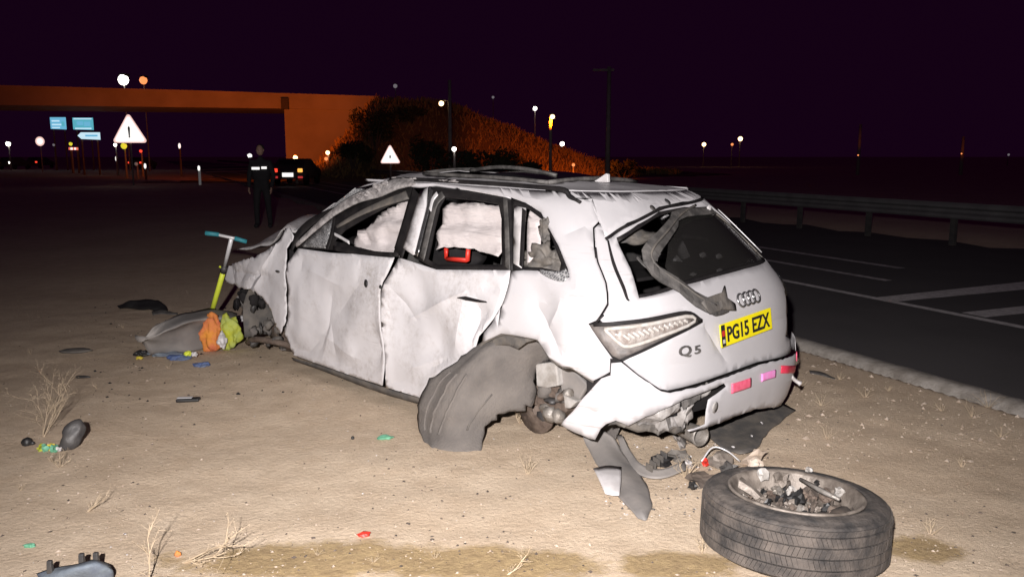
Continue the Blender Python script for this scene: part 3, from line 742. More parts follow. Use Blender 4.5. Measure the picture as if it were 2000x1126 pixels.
# quarter light, dusty glass
panel('quarter_light', A1((520, 452), (600, 378), (708, 292), (690, 390), (668, 462), (600, 458)), 'crazed', off=-.006, res=.05, gap=0, label='dusty crazed quarter glass')
band('window_seal', A1((712, 290), (690, 400), (668, 465)), .03, 'rubber', 0)
band('window_seal', A1((745, 330), (830, 282), (960, 222), (1105, 172)), [.02, .03, .03, .025], 'trim', 0)
band('window_seal', A1((705, 462), (800, 478), (930, 492), (1030, 500)), .03, 'rubber', 0)
# A pillar, crushed and scraped
band('windscreen_pillar', A1((505, 448), (600, 360), (715, 262), (830, 192), (950, 150), (1060, 108), (1150, 96)), [.03, .035, .045, .06, .075, .06, .04], 'dustmetal', .012, thick=.025)
band('pillar_inner', A1((725, 345), (850, 272), (985, 212), (1110, 168)), [.02, .03, .04, .05], 'dustyplastic', .004, thick=.02)
for k, p in enumerate(A1((955, 140), (935, 158), (905, 170), (880, 172), (975, 128), (850, 190), (1000, 118))):
    mbb = MB(); mbb.blob(shell(*uv(p), .02), [random.uniform(.02, .05), .02, random.uniform(.012, .03)], k, .9, 2); mbb.build('crushed_edge', 'dustmetal', car)
band('pillar_edge', A1((470, 470), (500, 392), (560, 330), (640, 278), (720, 242)), [.03, .05, .05, .04, .03], 'rubber', -.004, thick=.02)
# B pillar and rear door frame
panel('centre_pillar', A2((342, 148), (382, 132), (372, 230), (318, 490), (300, 500), (245, 462), (285, 330)), 'paint', off=.002, res=.05, gap=0, thick=.012)
band('pillar_cover', A2((318, 150), (268, 320), (215, 490)), .085, 'rubber', -.002)
band('pillar_seal', A2((402, 140), (372, 290), (318, 500)), .028, 'chrome', .004)
panel('window_frame', A2((385, 118), (600, 140), (795, 178), (835, 190), (842, 585), (425, 580), (300, 512), (345, 330)), 'rubber', off=-.008, res=.05, gap=0, thick=.014,
    holes=[A2((470, 178), (620, 190), (765, 214), (782, 300), (785, 550), (430, 552), (375, 520), (400, 400), (440, 230))])
band('window_frame_edge', A2((468, 165), (425, 215), (395, 330), (350, 520)), .04, 'trim', .006)
band('window_frame_edge', A2((440, 165), (415, 200), (400, 260)), .022, 'silver', .014)
band('door_pillar', A2((808, 188), (818, 380), (822, 575)), .035, 'trim', .006)
panel('airbag_curtain', A2((470, 175), (620, 190), (772, 212), (782, 372), (742, 492), (680, 470), (620, 455), (590, 436), (430, 432), (390, 452), (400, 400), (440, 230)), 'airbag', off=-.055, res=.03, gap=0, cr=(.022, 5), fn=lambda V: .014 * np.sin(V[:, 1] * 46 + 3 * V[:, 0]), rag=.003, label='white airbag curtain filling the rear door window')
# red frame of a child's seat behind the rear door
mbb = MB(); pth = [cy(*p, .70) for p in A2((482, 462), (484, 520), (600, 530), (605, 452), (590, 438))]
mbb.tube([pth[0], pth[1] * .99 + pth[0] * .01, pth[1] * .97 + pth[2] * .03, pth[2] * .97 + pth[1] * .03, pth[2] * .99 + pth[3] * .01, pth[3]], .015, 6); mbb.build('child_seat_frame', 'red', car, True)
mbb = MB(); mbb.blob(cy(*A2((520, 500))[0], .52), (.28, .13, .12), 3, .25, 3); mbb.build('child_seat', 'interior', car, True)
# rear quarter window
panel('window_frame', A2((832, 182), (925, 212), (1010, 262), (1070, 375), (1128, 520), (1165, 620), (1050, 612), (985, 588), (838, 586)), 'rubber', off=-.012, res=.04, gap=0, thick=.012,
    holes=[A2((856, 228), (925, 240), (1008, 300), (1058, 400), (1108, 540), (1100, 585), (1000, 565), (870, 560))])
panel('airbag_curtain', A2((925, 238), (1012, 300), (968, 328), (985, 400), (982, 460), (945, 500), (908, 545), (912, 300)), 'airbag', off=-.03, res=.03, gap=0, cr=(.015, 6), label='strip of white airbag in the rear quarter window')
panel('window_strip', A2((855, 228), (918, 240), (905, 400), (892, 570), (850, 545)), 'whitegarb', off=-.004, res=.04, gap=0, thick=.008)
band('window_seal', A2((912, 250), (905, 400), (897, 565)), .026, 'rubber', .006)
mbb = MB(); mbb.blob(cy(*A2((1030, 545))[0], .76), (.15, .05, .085), 5, .9, 4, freq=3); mbb.build('torn_lining', 'dustyplastic', car, True)
mbb = MB(); mbb.blob(cy(*A2((1025, 365))[0], .72), (.04, .02, .065), 6, .5, 4, freq=2.4); mbb.build('torn_lining', 'dustyplastic', car, True)
mbb = MB(); mbb.blob(cy(*A2((1085, 560))[0], .74), (.05, .03, .05), 9, .5, 3); mbb.build('torn_lining', 'black', car, True)
band('glass_crumbs', A2((1000, 590), (1060, 612), (1120, 618), (1150, 590)), [.02, .04, .05, .03], 'crazed', .004)

# ---- roof ---------------------------------------------------------------
ue = np.r_[np.linspace(2.28, .6, 14), np.linspace(.5, -.65, 16), [-.75], np.linspace(-.85, -2.0, 16), np.linspace(-2.1, -3.78, 14)]
edge = shell0(ue, np.full(len(ue), 1.572))
EW = .60
def roofz(x, y, off=0.0):
    k = np.clip(1 - (y / EW) ** 2, 0, 1); r = np.clip((x - .6) / 1.0, 0, 1); r = r * r * (3 - 2 * r)
    z = 1.572 + (.025 + .045 * r) * k ** .8 - .02 * np.clip(1 - (x - .6) / .5, 0, 1) * k
    z = z - .10 * np.clip((x - 2.35) / .6, 0, 1) ** 1.5 * (.6 + .4 * np.sign(y) * np.abs(y / EW))
    return z + off
def roofs(x, y, off=0.0): return np.stack([x, y, roofz(x, y, off)], -1)
def roofdent(V): return np.array([.010 * noise.noise(Vector((a * 4, b * 4, 3))) + .016 * max(0, (a - 1.6)) * noise.noise(Vector((a * 11, b * 11, 8))) for a, b in V])
hole = np.array([(1.12, .40), (2.28, .42), (2.28, -.42), (1.12, -.40)])
pl = dens(edge[:, :2], .07); V, T = triang(pl, [dens(hole, .07)], .05)
P = roofs(V[:, 0], V[:, 1], roofdent(V) * np.clip(polydist(V, pl) / .12, 0, 1) - .003); nf = np.cross(P[T[:, 1]] - P[T[:, 0]], P[T[:, 2]] - P[T[:, 0]])
if nf[:, 2].sum() < 0: T = T[:, ::-1]
me = bpy.data.meshes.new('roof'); me.from_pydata(P.tolist(), [], T.tolist())
roof = link('roof', me, 'paint_clean_dimmed', car); solid(roof, .004)
mbb = MB(); gx = np.linspace(1.13, 2.27, 10); gy = np.linspace(-.41, .41, 8)
mbb.grid([[(x, y, roofz(x, y) - .012 + .03 * math.sin(x * 5)) for y in gy] for x in gx]); solid(mbb.build('sunroof_glass', 'darkglass', roof, True), .005)
for a, b in ((1.12, .41), (2.29, .41)):
    mbb = MB(); mbb.tube([(a, y, float(roofz(np.float64(a), np.float64(y))) + .008) for y in np.linspace(-.42, .42, 9)], .014, 6); mbb.build('sunroof_frame', 'trim', roof, True)
for y in (-.42, .42):
    mbb = MB(); mbb.tube([(x, y, float(roofz(np.float64(x), np.float64(y))) + .008) for x in np.linspace(1.12, 2.29, 9)], .013, 6); mbb.build('sunroof_frame', 'trim', roof, True)
mbb = MB(); mbb.tube(catmull([(1.35, .1, 1.64), (1.6, .12, 1.672), (1.95, .05, 1.675), (2.3, .0, 1.64)], 4), .014, 6); mbb.build('bent_roller_bar', 'trim', roof, True)
mbb = MB(); mbb.prism([(0, 0), (.12, 0), (.09, .015), (.02, .055), (.005, .05)], .025, Matrix.Rotation(math.pi / 2, 3, 'X'), (1.0, 0.02, float(roofz(np.float64(1.05), np.float64(0))) - .005)); bev(mbb.build('antenna_fin', 'whitegarb', roof), .005)
# roof edge mouldings (dark, curving down at the rear)
def roofpath(pts, y_of): return pts
rp = [(2.42, .60), (2.2, .585), (1.8, .575), (1.4, .57), (1.05, .572), (.85, .585)]
mbb = MB(); path = [(x, y, float(roofz(np.float64(x), np.float64(y))) + .006) for x, y in rp] + [tuple(shell(*uv(p), .006)) for p in A2((1165, 185), (1222, 216))]
mbb.tube(catmull(path, 4), [.016] * 22 + [.014] * 4 + [.010] * (len(catmull(path, 4)) - 26), 6); mbb.build('roof_moulding', 'rubber', car, True)
panel('cant_rail', A2((330, 120), (420, 112), (600, 138), (800, 176), (835, 184)) + [('p', 1.42, 1.572), ('p', 1.8, 1.572), ('p', 2.0, 1.572), ('p', 2.18, 1.568)] + A2((240, 96), (290, 118)), 'paint', off=.0, res=.04, gap=0, cr=(.012, 5), thick=.02)
for s in range(7):                                         # scraped flakes along the roof edge
    x = 2.38 - .10 * s; z = float(roofz(np.float64(x), np.float64(.56))); mbb = MB()
    mbb.blob((x, .57 + random.uniform(-.02, .02), z + .004), (.05, .022, .009), s, .8, 2); mbb.build('scraped_flake', 'dustmetal', roof, True)
# windscreen, crazed and sagging
mbb = MB(); rows = []
for t in np.linspace(0, 1, 8):
    x = 2.85 + .72 * t
    rows.append([(x + .10 * (1 - (2 * s - 1) ** 2), (.60 + .20 * t) * (1 - 2 * s), 1.50 - .40 * t - .03 * math.sin(5 * s + 3 * t)) for s in np.linspace(0, 1, 10)])
mbb.grid(rows); solid(mbb.build('windscreen', 'crazed', car, True), .006)
# right-hand pillars
for xa, za, xb, zb, w in ((2.75, 1.50, 3.5, 1.08, .05), (2.2, 1.52, 2.3, 1.08, .06), (1.15, 1.55, 1.0, 1.10, .05)):
    y0, y1 = -pchip(np.float64(za), *WZ), -pchip(np.float64(zb), *WZ)
    mbb = MB(); mbb.tube([(xa, y0 + .03, za), ((xa + xb) / 2, (y0 + y1) / 2 + .01, (za + zb) / 2), (xb, y1 + .02, zb)], w, 8); mbb.build('pillar', 'paint', car, True)
mbb = MB(); mbb.tube([(2.8, -.60, 1.545), (1.9, -.615, 1.555), (.85, -.60, 1.55)], .03, 8); mbb.build('pillar', 'paint', car, True)
# dark linings: far side, roof
panel('side_lining', np.array([(.02, .55), (.02, 1.50), (.35, 1.555), (1.05, 1.555), (1.0, .55)]), 'interior', off=-.035, res=.12, gap=0, mirror=True, thick=0)
panel('side_lining', np.array([(1.0, .45), (1.0, 1.08), (2.9, 1.04), (2.9, .35)]), 'interior', off=-.055, res=.15, gap=0, mirror=True, thick=0)
panel('side_window', np.array([(1.05, 1.10), (1.05, 1.5), (2.0, 1.52), (2.1, 1.10)]), 'smoked', off=-.012, res=.15, gap=0, mirror=True)
mbb = MB(); mbb.grid([[(x, y, float(roofz(np.float64(x), np.float64(y))) - .035) for y in np.linspace(-.58, .58, 9)] for x in np.linspace(.7, 1.1, 4)]); mbb.build('headlining', 'interior', car, True)
mbb = MB(); mbb.grid([[(x, y, float(roofz(np.float64(x), np.float64(y))) - .05) for y in np.linspace(-.58, .58, 9)] for x in np.linspace(2.3, 2.8, 4)]); mbb.build('headlining', 'interior', car, True)
panel('roof_header', [('p', .13, 1.572), ('p', .0, 1.572), ('p', -.3, 1.572), ('p', -.75, 1.572), ('p', -1.2, 1.572), ('p', -1.55, 1.572)] + A3((938, 203), (900, 172), (735, 184), (600, 214), (420, 304), (290, 388), (258, 296)), 'paint_clean_dimmed', off=0, res=.03, gap=.002, cr=(.006, 5))
panel('rear_window', A3((745, 213), (890, 213), (1040, 340), (1190, 478), (1200, 508), (1080, 560), (900, 608), (720, 655), (640, 540), (660, 380)), 'smoked', off=-.012, res=.06, gap=0, thick=.004, parent=hl)

# ---- bonnet, engine bay ------------------------------------------------
hood = [cx(*p, x) for p, x in zip(A1((168, 470), (225, 412), (330, 360), (420, 328), (560, 290), (700, 248)), (4.45, 4.45, 4.25, 4.05, 3.8, 3.5))]
near = [np.array(cy(*p, y)) for p, y in zip(A1((175, 472), (280, 452), (375, 432), (430, 352), (500, 375), (560, 340)), (.72, .74, .76, .80, .78, .72))]
far = [np.array([h[0], -.55, h[2] + .01]) for h in hood]
mid = [np.array([h[0] + .03, .25, h[2] + .02 + .03 * (i % 2)]) for i, h in enumerate(hood)]
rows = [catmull(near, 4), catmull(mid, 4), catmull(far, 4)]
G = catmull(np.array(rows).reshape(3, -1), 5).reshape(11, -1, 3)
for i in range(G.shape[0]):
    for j in range(G.shape[1]): G[i, j, 2] += .02 * noise.noise(Vector((G[i, j, 0] * 5, G[i, j, 1] * 5, 2)))
mbb = MB(); mbb.grid(G); ob = mbb.build('bonnet', 'scuffed', car, True); solid(ob, .01); ob['label'] = 'buckled scuffed bonnet bent upwards'
mbb = MB(); mbb.blob((4.0, .1, .80), (.42, .55, .20), 4, .5, 3); mbb.build('engine', 'darkplastic', car, True)
for k in range(9):
    mbb = MB(); c = (random.uniform(3.7, 4.4), random.uniform(.2, .72), random.uniform(.72, .98)); mbb.blob(c, (random.uniform(.05, .14), random.uniform(.05, .12), random.uniform(.03, .08)), k, .5, 2)
    mbb.build('engine_part', random.choice(['darkplastic', 'dustyplastic', 'rubber']), car, True)
mbb = MB(); mbb.tube(catmull([(4.45, .70, .45), (4.55, .45, .50), (4.58, 0, .52), (4.5, -.6, .5)], 4), .06, 8); mbb.build('crash_beam', 'crumpled', car, True)
mbb = MB(); mbb.box((3.55, 0, .75), (.03, 1.5, .75)); mbb.build('bulkhead', 'interior', car)

# ---- front wheel well: liner, strut, hub, no wheel ----------------------
def arch_liner(name, x0, z0, r, y0, y1, a0, a1, mat):
    rows = []
    for y in np.linspace(y0, y1, 6):
        rows.append([(x0 + r * math.cos(a) * (1 - .03 * math.sin(7 * a + 3 * y)), y, z0 + r * math.sin(a)) for a in np.linspace(a0, a1, 18)])
    b = MB(); b.grid(rows); o = b.build(name, mat, car, True); solid(o, .006, 0); return o
arch_liner('wheel_arch_liner', 3.72, .34, .43, .35, .84, -.3, math.pi + .2, 'dustyplastic')
mbb = MB(); mbb.grid([[(3.72 + .46 * math.cos(a) * t, .36, .34 + .46 * math.sin(a) * t) for a in np.linspace(0, 2 * math.pi, 18)] for t in (.05, 1)]); mbb.build('wheel_well_wall', 'darkplastic', car)
mt = Matrix.Translation((3.70, .72, .30)) @ Matrix.Rotation(math.radians(70), 4, 'X') @ Matrix.Rotation(.3, 4, 'Y')
mbb = MB(); mbb.lathe([(.03, .06), (.09, .06), (.09, .02), (.155, .015), (.155, -.01), (.05, -.015)], 24, mt); mbb.build('brake_disc', 'rust', car, True)
mbb = MB(); mbb.tube([(3.72, .55, .85), (3.70, .62, .55), (3.68, .68, .32)], [.05, .045, .035], 8); mbb.build('suspension_strut', 'darkplastic', car, True)
mbb = MB(); mbb.tube(catmull([(3.35, .60, .22), (3.55, .72, .30), (3.72, .80, .55), (3.80, .76, .70)], 4), .016, 6); mbb.build('brake_hose', 'trim', car, True)
mbb = MB(); mbb.tube(catmull([(4.15, .80, .16), (3.90, .86, .24), (3.62, .82, .26), (3.4, .70, .22)], 4), .026, 6); mbb.build('control_arm', 'rust', car, True)
for k in range(26):
    mbb = MB(); mbb.blob((random.uniform(3.42, 4.0), random.uniform(.6, .88), random.uniform(.16, .42)), [random.uniform(.012, .05) for _ in range(3)], k + 20, .9, 2)
    mbb.build('torn_fragment', random.choice(['dustyplastic', 'rust', 'darkplastic', 'liner', 'trim']), car, True)
for k in range(22):
    mbb = MB(); mbb.blob((random.uniform(4.05, 4.42), random.uniform(.55, .82), random.uniform(.40, .68)), [random.uniform(.02, .06) for _ in range(3)], k + 50, .9, 2)
    mbb.build('torn_fragment', random.choice(['darkplastic', 'rubber', 'interior']), car, True)

# ---- floor, seats -------------------------------------------------------
mbb = MB(); mbb.box((2.45, 0, .36), (1.9, 1.5, .06)); mbb.build('floor_pan', 'interior', car)
mbb = MB(); mbb.box((.62, 0, .62), (1.0, 1.3, .04)); mbb.build('boot_floor', 'interior', car)
def seat(x, y, w):
    b = MB(); b.box((x + .25, y, .55), (.52, w, .2)); o = b.build('seat_cushion', 'seat', car, True); bev(o, .05, 3)
    b = MB(); b.box((x - .05, y, .92), (.16, w, .68), Matrix.Rotation(math.radians(-14), 3, 'Y'), .9); o2 = b.build('seat_back', 'seat', car, True); bev(o2, .05, 3)
    b = MB(); b.blob((x - .18, y, 1.32), (.06, min(.14, w * .4), .09), 2, .1, 2); b.build('headrest', 'seat', o2, True)
seat(2.35, .37, .5); seat(2.35, -.37, .5); seat(1.35, .40, .5); seat(1.35, -.40, .5); seat(1.35, 0, .32)
mbb = MB(); mbb.box((3.35, 0, .98), (.4, 1.4, .22)); bev(mbb.build('dashboard', 'interior', car, True), .06, 3)
mbb = MB(); mbb.box((.95, 0, 1.06), (.55, 1.25, .02)); mbb.build('parcel_shelf', 'interior', car)
for k in range(7):                                         # pale shards on the boot floor
    mbb = MB(); mbb.blob((random.uniform(.35, .7), random.uniform(-.55, .1), 1.09 - .1 * random.random()), (.022, .03, .012), k, .5, 1); mbb.build('glass_shard', 'whitegarb', car)
mbb = MB(); mbb.blob(cy(*A3((470, 385))[0], .30), (.06, .15, .035), 8, .8, 3); mbb.build('torn_headlining', 'dustyplastic', car, True)
mbb = MB(); mbb.tube(catmull([cx(*p, .8) for p in A3((680, 375), (860, 395), (1010, 450), (1070, 520))], 4), .014, 6); mbb.build('loose_cable', 'trim', car, True)

# ---- tailgate furniture -------------------------------------------------
band('rear_window_seal', glass_open[:6], .03, 'rubber', -.004, hl)
band('rear_window_seal', glass_open[4:8], .07, 'dustyplastic', -.004, hl)
band('rear_window_seal', glass_open[7:13], .035, 'rubber', -.004, hl)
band('rear_window_seal', A3((310, 400), (345, 540), (395, 660), (432, 745), (520, 728)), [.012, .022, .022, .014, .01], 'rubber', .002, hl)
band('rear_window_seal', A3((296, 396), (420, 318), (600, 228), (735, 198), (905, 190)), .014, 'rubber', .003, hl)
band('hatch_edge', A3((940, 205), (1070, 335), (1192, 460)), .015, 'silver', .012, hl)
# torn, twisted trim hanging out of the window
tw = A3((800, 212), (735, 255), (665, 320), (590, 420), (525, 510), (520, 570), (580, 620), (680, 680), (780, 745), (880, 790), (960, 790))
trimo = band('torn_window_trim', tw, [.03, .04, .05, .06, .07, .09, .075, .065, .07, .07, .03], 'trim', [.0, .02, .035, .06, .085, .075, .05, .055, .04, .045, .035], car, .010, 2, smooth=False)
band('torn_window_trim', [(x + 2, y - 3) for x, y in tw[:10]], .010, 'dustyplastic', [.005, .026, .046, .076, .096, .086, .066, .056, .051, .046], trimo, .008)
trimo['label'] = 'twisted grey trim strip torn out of the rear window'
panel('torn_window_trim', A3((845, 822), (800, 770), (830, 742), (918, 712), (932, 680), (942, 742), (985, 770), (988, 800), (920, 800)), 'dustyplastic', off=.05, res=.03, gap=0, cr=(.03, 9), thick=.008)
band('torn_window_trim', A3((455, 535), (490, 575), (530, 600)), .02, 'trim', .06)
for p in A3((845, 485), (935, 492), (940, 575)):
    mbb = MB(); mbb.blob(cx(*p, .42), (.008, .035, .018), 1, .4, 1); mbb.build('glass_shard', 'whitegarb', car)
for p in A3((880, 222), (900, 245)):
    mbb = MB(); mbb.blob(cx(*p, .50), (.01, .022, .02), 1, .4, 1); mbb.build('glass_shard', 'whitegarb', car)
# left tail lamp
tl = panel('tail_light', lamp_o, 'lampbed', off=.003, res=.035, gap=0, thick=.012)
panel('lens', lamp_i, 'lens', off=.012, res=.03, gap=0, thick=.006, parent=tl)
for t in np.linspace(.10, .95, 13):
    a = np.array(A3((340, 935))[0]) * (1 - t) + np.array(A3((745, 845))[0]) * t; b = np.array(A3((410, 985))[0]) * (1 - t) + np.array(A3((775, 862))[0]) * t
    band('lens_rib', [tuple(a * .85 + b * .15), tuple(a * .5 + b * .5), tuple(a * .2 + b * .8)], .014, 'lensrib', .018, tl, .005, 2)
band('lens_rim', lamp_i + lamp_i[:1], .016, 'lensrib', .017, tl, .004, 3)
band('lens_rim', A3((230, 878), (480, 858), (742, 812), (834, 856)), .018, 'rubber', .012, tl)
band('lens_rim', A3((834, 856), (640, 955), (450, 1045), (382, 1078)), .014, 'rubber', .012, tl)
# right tail lamp, seen edge on
panel('tail_light', A3((1288, 575), (1306, 610), (1316, 715), (1280, 712), (1284, 640)), 'darkglass', off=.006, res=.03, gap=0, thick=.01, label='dark right tail light seen edge on')
# number plate: on the shell, tangent to the tailgate
def frame_at(p, off):
    q = uv(p); e = .03; o = shell(q[0], q[1], off)
    r = shell(q[0] - e, q[1], off) - shell(q[0] + e, q[1], off); u = shell(q[0], q[1] + e, off) - shell(q[0], q[1] - e, off)
    r = Vector(r).normalized(); u = Vector(u); u = (u - r * u.dot(r)).normalized(); nn = r.cross(u)
    return Matrix(((r.x, u.x, nn.x, o[0]), (r.y, u.y, nn.y, o[1]), (r.z, u.z, nn.z, o[2]), (0, 0, 0, 1)))
PM = frame_at((1454, 638), .014) @ Matrix.Rotation(math.radians(3.5), 4, 'Z')
mbb = MB(); mbb.box((0, 0, 0), (.53, .122, .008)); pl = bev(mbb.build('number_plate', 'platey', car), .004); pl.matrix_local = PM
pl['label'] = 'yellow number plate reading PG15 EZX'
def txt_obj(name, s, size, mat, parent, mtx, ext=.0015, offset=0.0, wide=None, high=None):
    me = text_mesh(s, size, ext, offset); me.materials.append(M[mat])
    xsv = [v.co.x for v in me.vertices]; ysv = [v.co.y for v in me.vertices]
    w, h = max(xsv) - min(xsv), max(ysv) - min(ysv); mx_, my_ = (max(xsv) + min(xsv)) / 2, (max(ysv) + min(ysv)) / 2
    for v in me.vertices:
        v.co.x = (v.co.x - mx_) * ((wide / w) if wide else 1); v.co.y = (v.co.y - my_) * ((high / h) if high else 1)
    o = bpy.data.objects.new(name, me); col.objects.link(o); o.parent = parent; o.matrix_local = mtx; return o
txt_obj('lettering', 'PG15', .1, 'black', pl, Matrix.Translation((-.098, 0, .006)), offset=.002, wide=.215, high=.082)
txt_obj('lettering', 'EZX', .1, 'black', pl, Matrix.Translation((.143, 0, .006)), offset=.002, wide=.185, high=.082)
mbb = MB(); mbb.box((-.243, 0, .0055), (.034, .112, .003)); mbb.build('country_band', 'black', pl)
mbb = MB(); mbb.box((-.243, .012, .0075), (.022, .03, .002)); mbb.build('country_mark', 'red', pl)
mbb = MB(); mbb.box((-.243, -.030, .0075), (.018, .02, .002)); mbb.build('country_mark', 'whitegarb', pl)
EM = frame_at((1458, 583), .012) @ Matrix.Rotation(math.radians(3), 4, 'Z')
emb = empty('emblem'); emb.parent = car; emb.matrix_local = EM
for k in range(4):
    mbb = MB(); mbb.tube([((k - 1.5) * .050 + .034 * math.cos(a), .036 * math.sin(a), .002 * k) for a in np.linspace(0, 2 * math.pi, 29)], .0058, 6, False); mbb.build('ring', 'chrome', emb, True)
def badge_letters(px, pt, s, w, h):
    return txt_obj('model_badge', s, .06, 'trim', car, frame_at(pt, .006) @ Matrix.Rotation(math.radians(3), 4, 'Z'), .003, .001, w, h)
badge_letters(0, (1337, 686), 'Q', .085, .062)
badge_letters(0, (1361, 682), '5', .045, .042)
mk = band('trim_badge', A5((1388, 66), (1414, 45)), .012, 'trim', .006); 
mk2 = band('trim_badge', A5((1398, 52), (1416, 36)), .008, 'chrome', .006)

# ---- bumper furniture and the wreckage behind it ------------------------
for pts, mt_ in ((A5((1060, 490), (1120, 472), (1178, 452)), 'pink'), (A5((1242, 425), (1285, 410), (1328, 398)), 'magenta'), (A5((1362, 374), (1400, 352), (1432, 332)), 'crimson')):
    band('reflector', pts, .050 if mt_ == 'pink' else .042, mt_, .036, bp_, .006)
band('reflector', A5((1455, 320), (1478, 285), (1488, 262)), .022, 'pink', .036, bp_, .005)
panel('crushed_beam', A5((440, 715), (560, 645), (780, 545), (1030, 455), (1040, 490), (930, 600), (925, 720), (850, 770), (780, 775), (600, 765), (450, 740)), 'crumpled', off=-.045, res=.022, gap=0, cr=(.06, 9), rag=.004, thick=.01)
for k, pts in enumerate((A5((560, 690), (700, 610), (790, 575), (800, 640), (690, 690), (600, 715)), A5((800, 570), (900, 520), (1000, 480), (930, 560), (880, 600), (820, 640)), A5((840, 620), (890, 600), (880, 690), (850, 735), (815, 720)))):
    panel('torn_beam_sheet', pts, ('crumpled', 'trim', 'crumpled')[k], off=-.012 - .01 * k, res=.02, gap=0, cr=(.035, 11), rag=.006, thick=.004)
oval('beam_hole', A5((962, 598))[0], .026, .030, 'crumpled', .032, bp_)
panel('rear_skirt', A5((385, 738), (330, 745), (380, 700), (450, 715), (520, 722), (640, 738), (760, 748), (810, 745), (830, 800), (790, 796), (600, 775), (440, 760)), 'dustyplastic', off=-.02, res=.022, gap=0, cr=(.03, 9), rag=.006, thick=.006)
c = cx(*A5((885, 778))[0], .10)
mt = Matrix.Translation(c) @ Matrix.Rotation(math.pi / 2, 4, 'Y') @ Matrix.Rotation(.25, 4, 'X')
mbb = MB(); mbb.lathe([(.036, .25), (.045, .10), (.052, .0), (.058, -.02), (.052, -.03), (.044, -.02), (.040, .1)], 20, mt); mbb.build('exhaust_pipe', 'metal', car, True)
mbb = MB(); mbb.tube(catmull([cz(*p, z) for p, z in zip(A5((1455, 420), (1480, 445), (1510, 465)), (.50, .47, .45))], 3), [.012] * 6 + [.018], 6); mbb.build('bumper_bracket', 'whitegarb', car, True)
mbb = MB(); mbb.box((.42, 0, .42), (.35, 1.1, .08)); mbb.build('underbody', 'interior', car)
# ---- rear wheel well ----------------------------------------------------
mbb = MB(); mbb.grid([[(.95 + .46 * math.cos(a) * t, .42, .40 + .46 * math.sin(a) * t) for a in np.linspace(0, 2 * math.pi, 18)] for t in (.05, 1)]); mbb.build('wheel_well_wall', 'liner', car)
arch_liner('wheel_arch_liner', .93, .38, .43, .40, .84, -.6, 1.9, 'liner')
def blockp(name, pts, y, t, mat):
    P = np.array([cy(*p, y) for p in pts]); n = len(P); Q = P + np.array([0, -t, 0])
    b = MB(); b.add(np.vstack([P, Q]), [tuple(range(n)), tuple(range(2 * n - 1, n - 1, -1))] + [(i, n + i, n + (i + 1) % n, (i + 1) % n) for i in range(n)])
    o = b.build(name, mat, car); bev(o, .008); return o
blockp('crash_box', A4((995, 415), (1100, 402), (1148, 412), (1165, 575), (1080, 590), (1004, 578)), .70, .16, 'whitemetal')
blockp('suspension_arm', A4((1010, 590), (1170, 580), (1190, 650), (1230, 760), (1130, 835), (1040, 780), (1000, 690)), .66, .12, 'rust')
blockp('suspension_bracket', A4((1200, 640), (1300, 690), (1250, 740), (1210, 740)), .72, .05, 'whitemetal')
blockp('arch_bracket', A4((1160, 430), (1260, 440), (1380, 570), (1310, 690), (1190, 640)), .66, .03, 'plastic')
mt = Matrix.Translation((.95, .62, .32)) @ Matrix.Rotation(math.radians(90), 4, 'X')
mbb = MB(); mbb.lathe([(.02, .05), (.07, .05), (.08, .0), (.14, -.01), (.14, -.03), (.03, -.03)], 20, mt); mbb.build('brake_disc', 'rust', car, True)
for k in range(10):
    mbb = MB(); p = A4((random.uniform(1020, 1240), random.uniform(600, 810)))[0]; mbb.blob(cy(*p, random.uniform(.6, .74)), [random.uniform(.012, .05) for _ in range(3)], k, .6, 2)
    mbb.build('torn_fragment', random.choice(['rust', 'rust', 'metal', 'liner', 'darkplastic']), car, True)
# the big felt arch liner, dragged out of the rear arch down to the sand
def L(px, py, y): return np.array(cy(px, py, y))
def Lg(px, py): return w2c(gp(px, py, -.005))[0]
outer = [L(*A4((755, 196))[0], .86), L(*A4((560, 288))[0], .93), L(*A4((400, 420))[0], 1.0), L(*A4((230, 530))[0], 1.06), L(*A4((152, 690))[0], 1.09), L(*A4((138, 850))[0], 1.10), Lg(*A4((195, 1020))[0])]
ridge = [L(*A4((850, 210))[0], .84), L(*A4((700, 300))[0], .92), L(*A4((560, 430))[0], 1.0), L(*A4((440, 580))[0], 1.08), L(*A4((360, 740))[0], 1.13), L(*A4((300, 900))[0], 1.15), Lg(*A4((265, 1058))[0])]
face = [L(*A4((1000, 236))[0], .78), L(*A4((930, 330))[0], .80), L(*A4((800, 450))[0], .86), L(*A4((660, 590))[0], .95), L(*A4((560, 740))[0], 1.03), L(*A4((480, 900))[0], 1.09), Lg(*A4((440, 1082))[0])]
inner = [L(*A4((1095, 372))[0], .66), L(*A4((1005, 480))[0], .66), L(*A4((1003, 620))[0], .70), L(*A4((930, 738))[0], .78), L(*A4((760, 775))[0], .88), L(*A4((630, 880))[0], .98), Lg(*A4((595, 1076))[0])]
rows = np.array([catmull(r, 5) for r in (outer, ridge, face, inner)]); G = catmull(rows.reshape(4, -1), 6).reshape(19, -1, 3)
nrmY = np.array([0, 1, 0])
for i in range(G.shape[0]):
    for j in range(G.shape[1]):
        p = G[i, j]; k = min(j, G.shape[1] - 1 - j) / 6
        G[i, j] = p + nrmY * (.024 * noise.noise(Vector((p[0] * 6, p[2] * 6, 1))) + .012 * noise.noise(Vector((p[0] * 19, p[2] * 19, 4))) + (.008 * math.sin(i * 1.9) if i < 8 else 0)) * min(1, k)
for i in range(G.shape[0]):
    G[i, -1, 2] += .03 * noise.noise(Vector((i * .9, 3, 0))); G[i, -2, 2] += .015 * noise.noise(Vector((i * .9, 3, 0)))
for j in range(G.shape[1]):
    k_ = noise.noise(Vector((j * .7, 9, 0))); G[-1, j] += np.array([.025 * k_, 0, .02 * k_]); G[0, j] += np.array([.01 * k_, 0, .012 * k_])
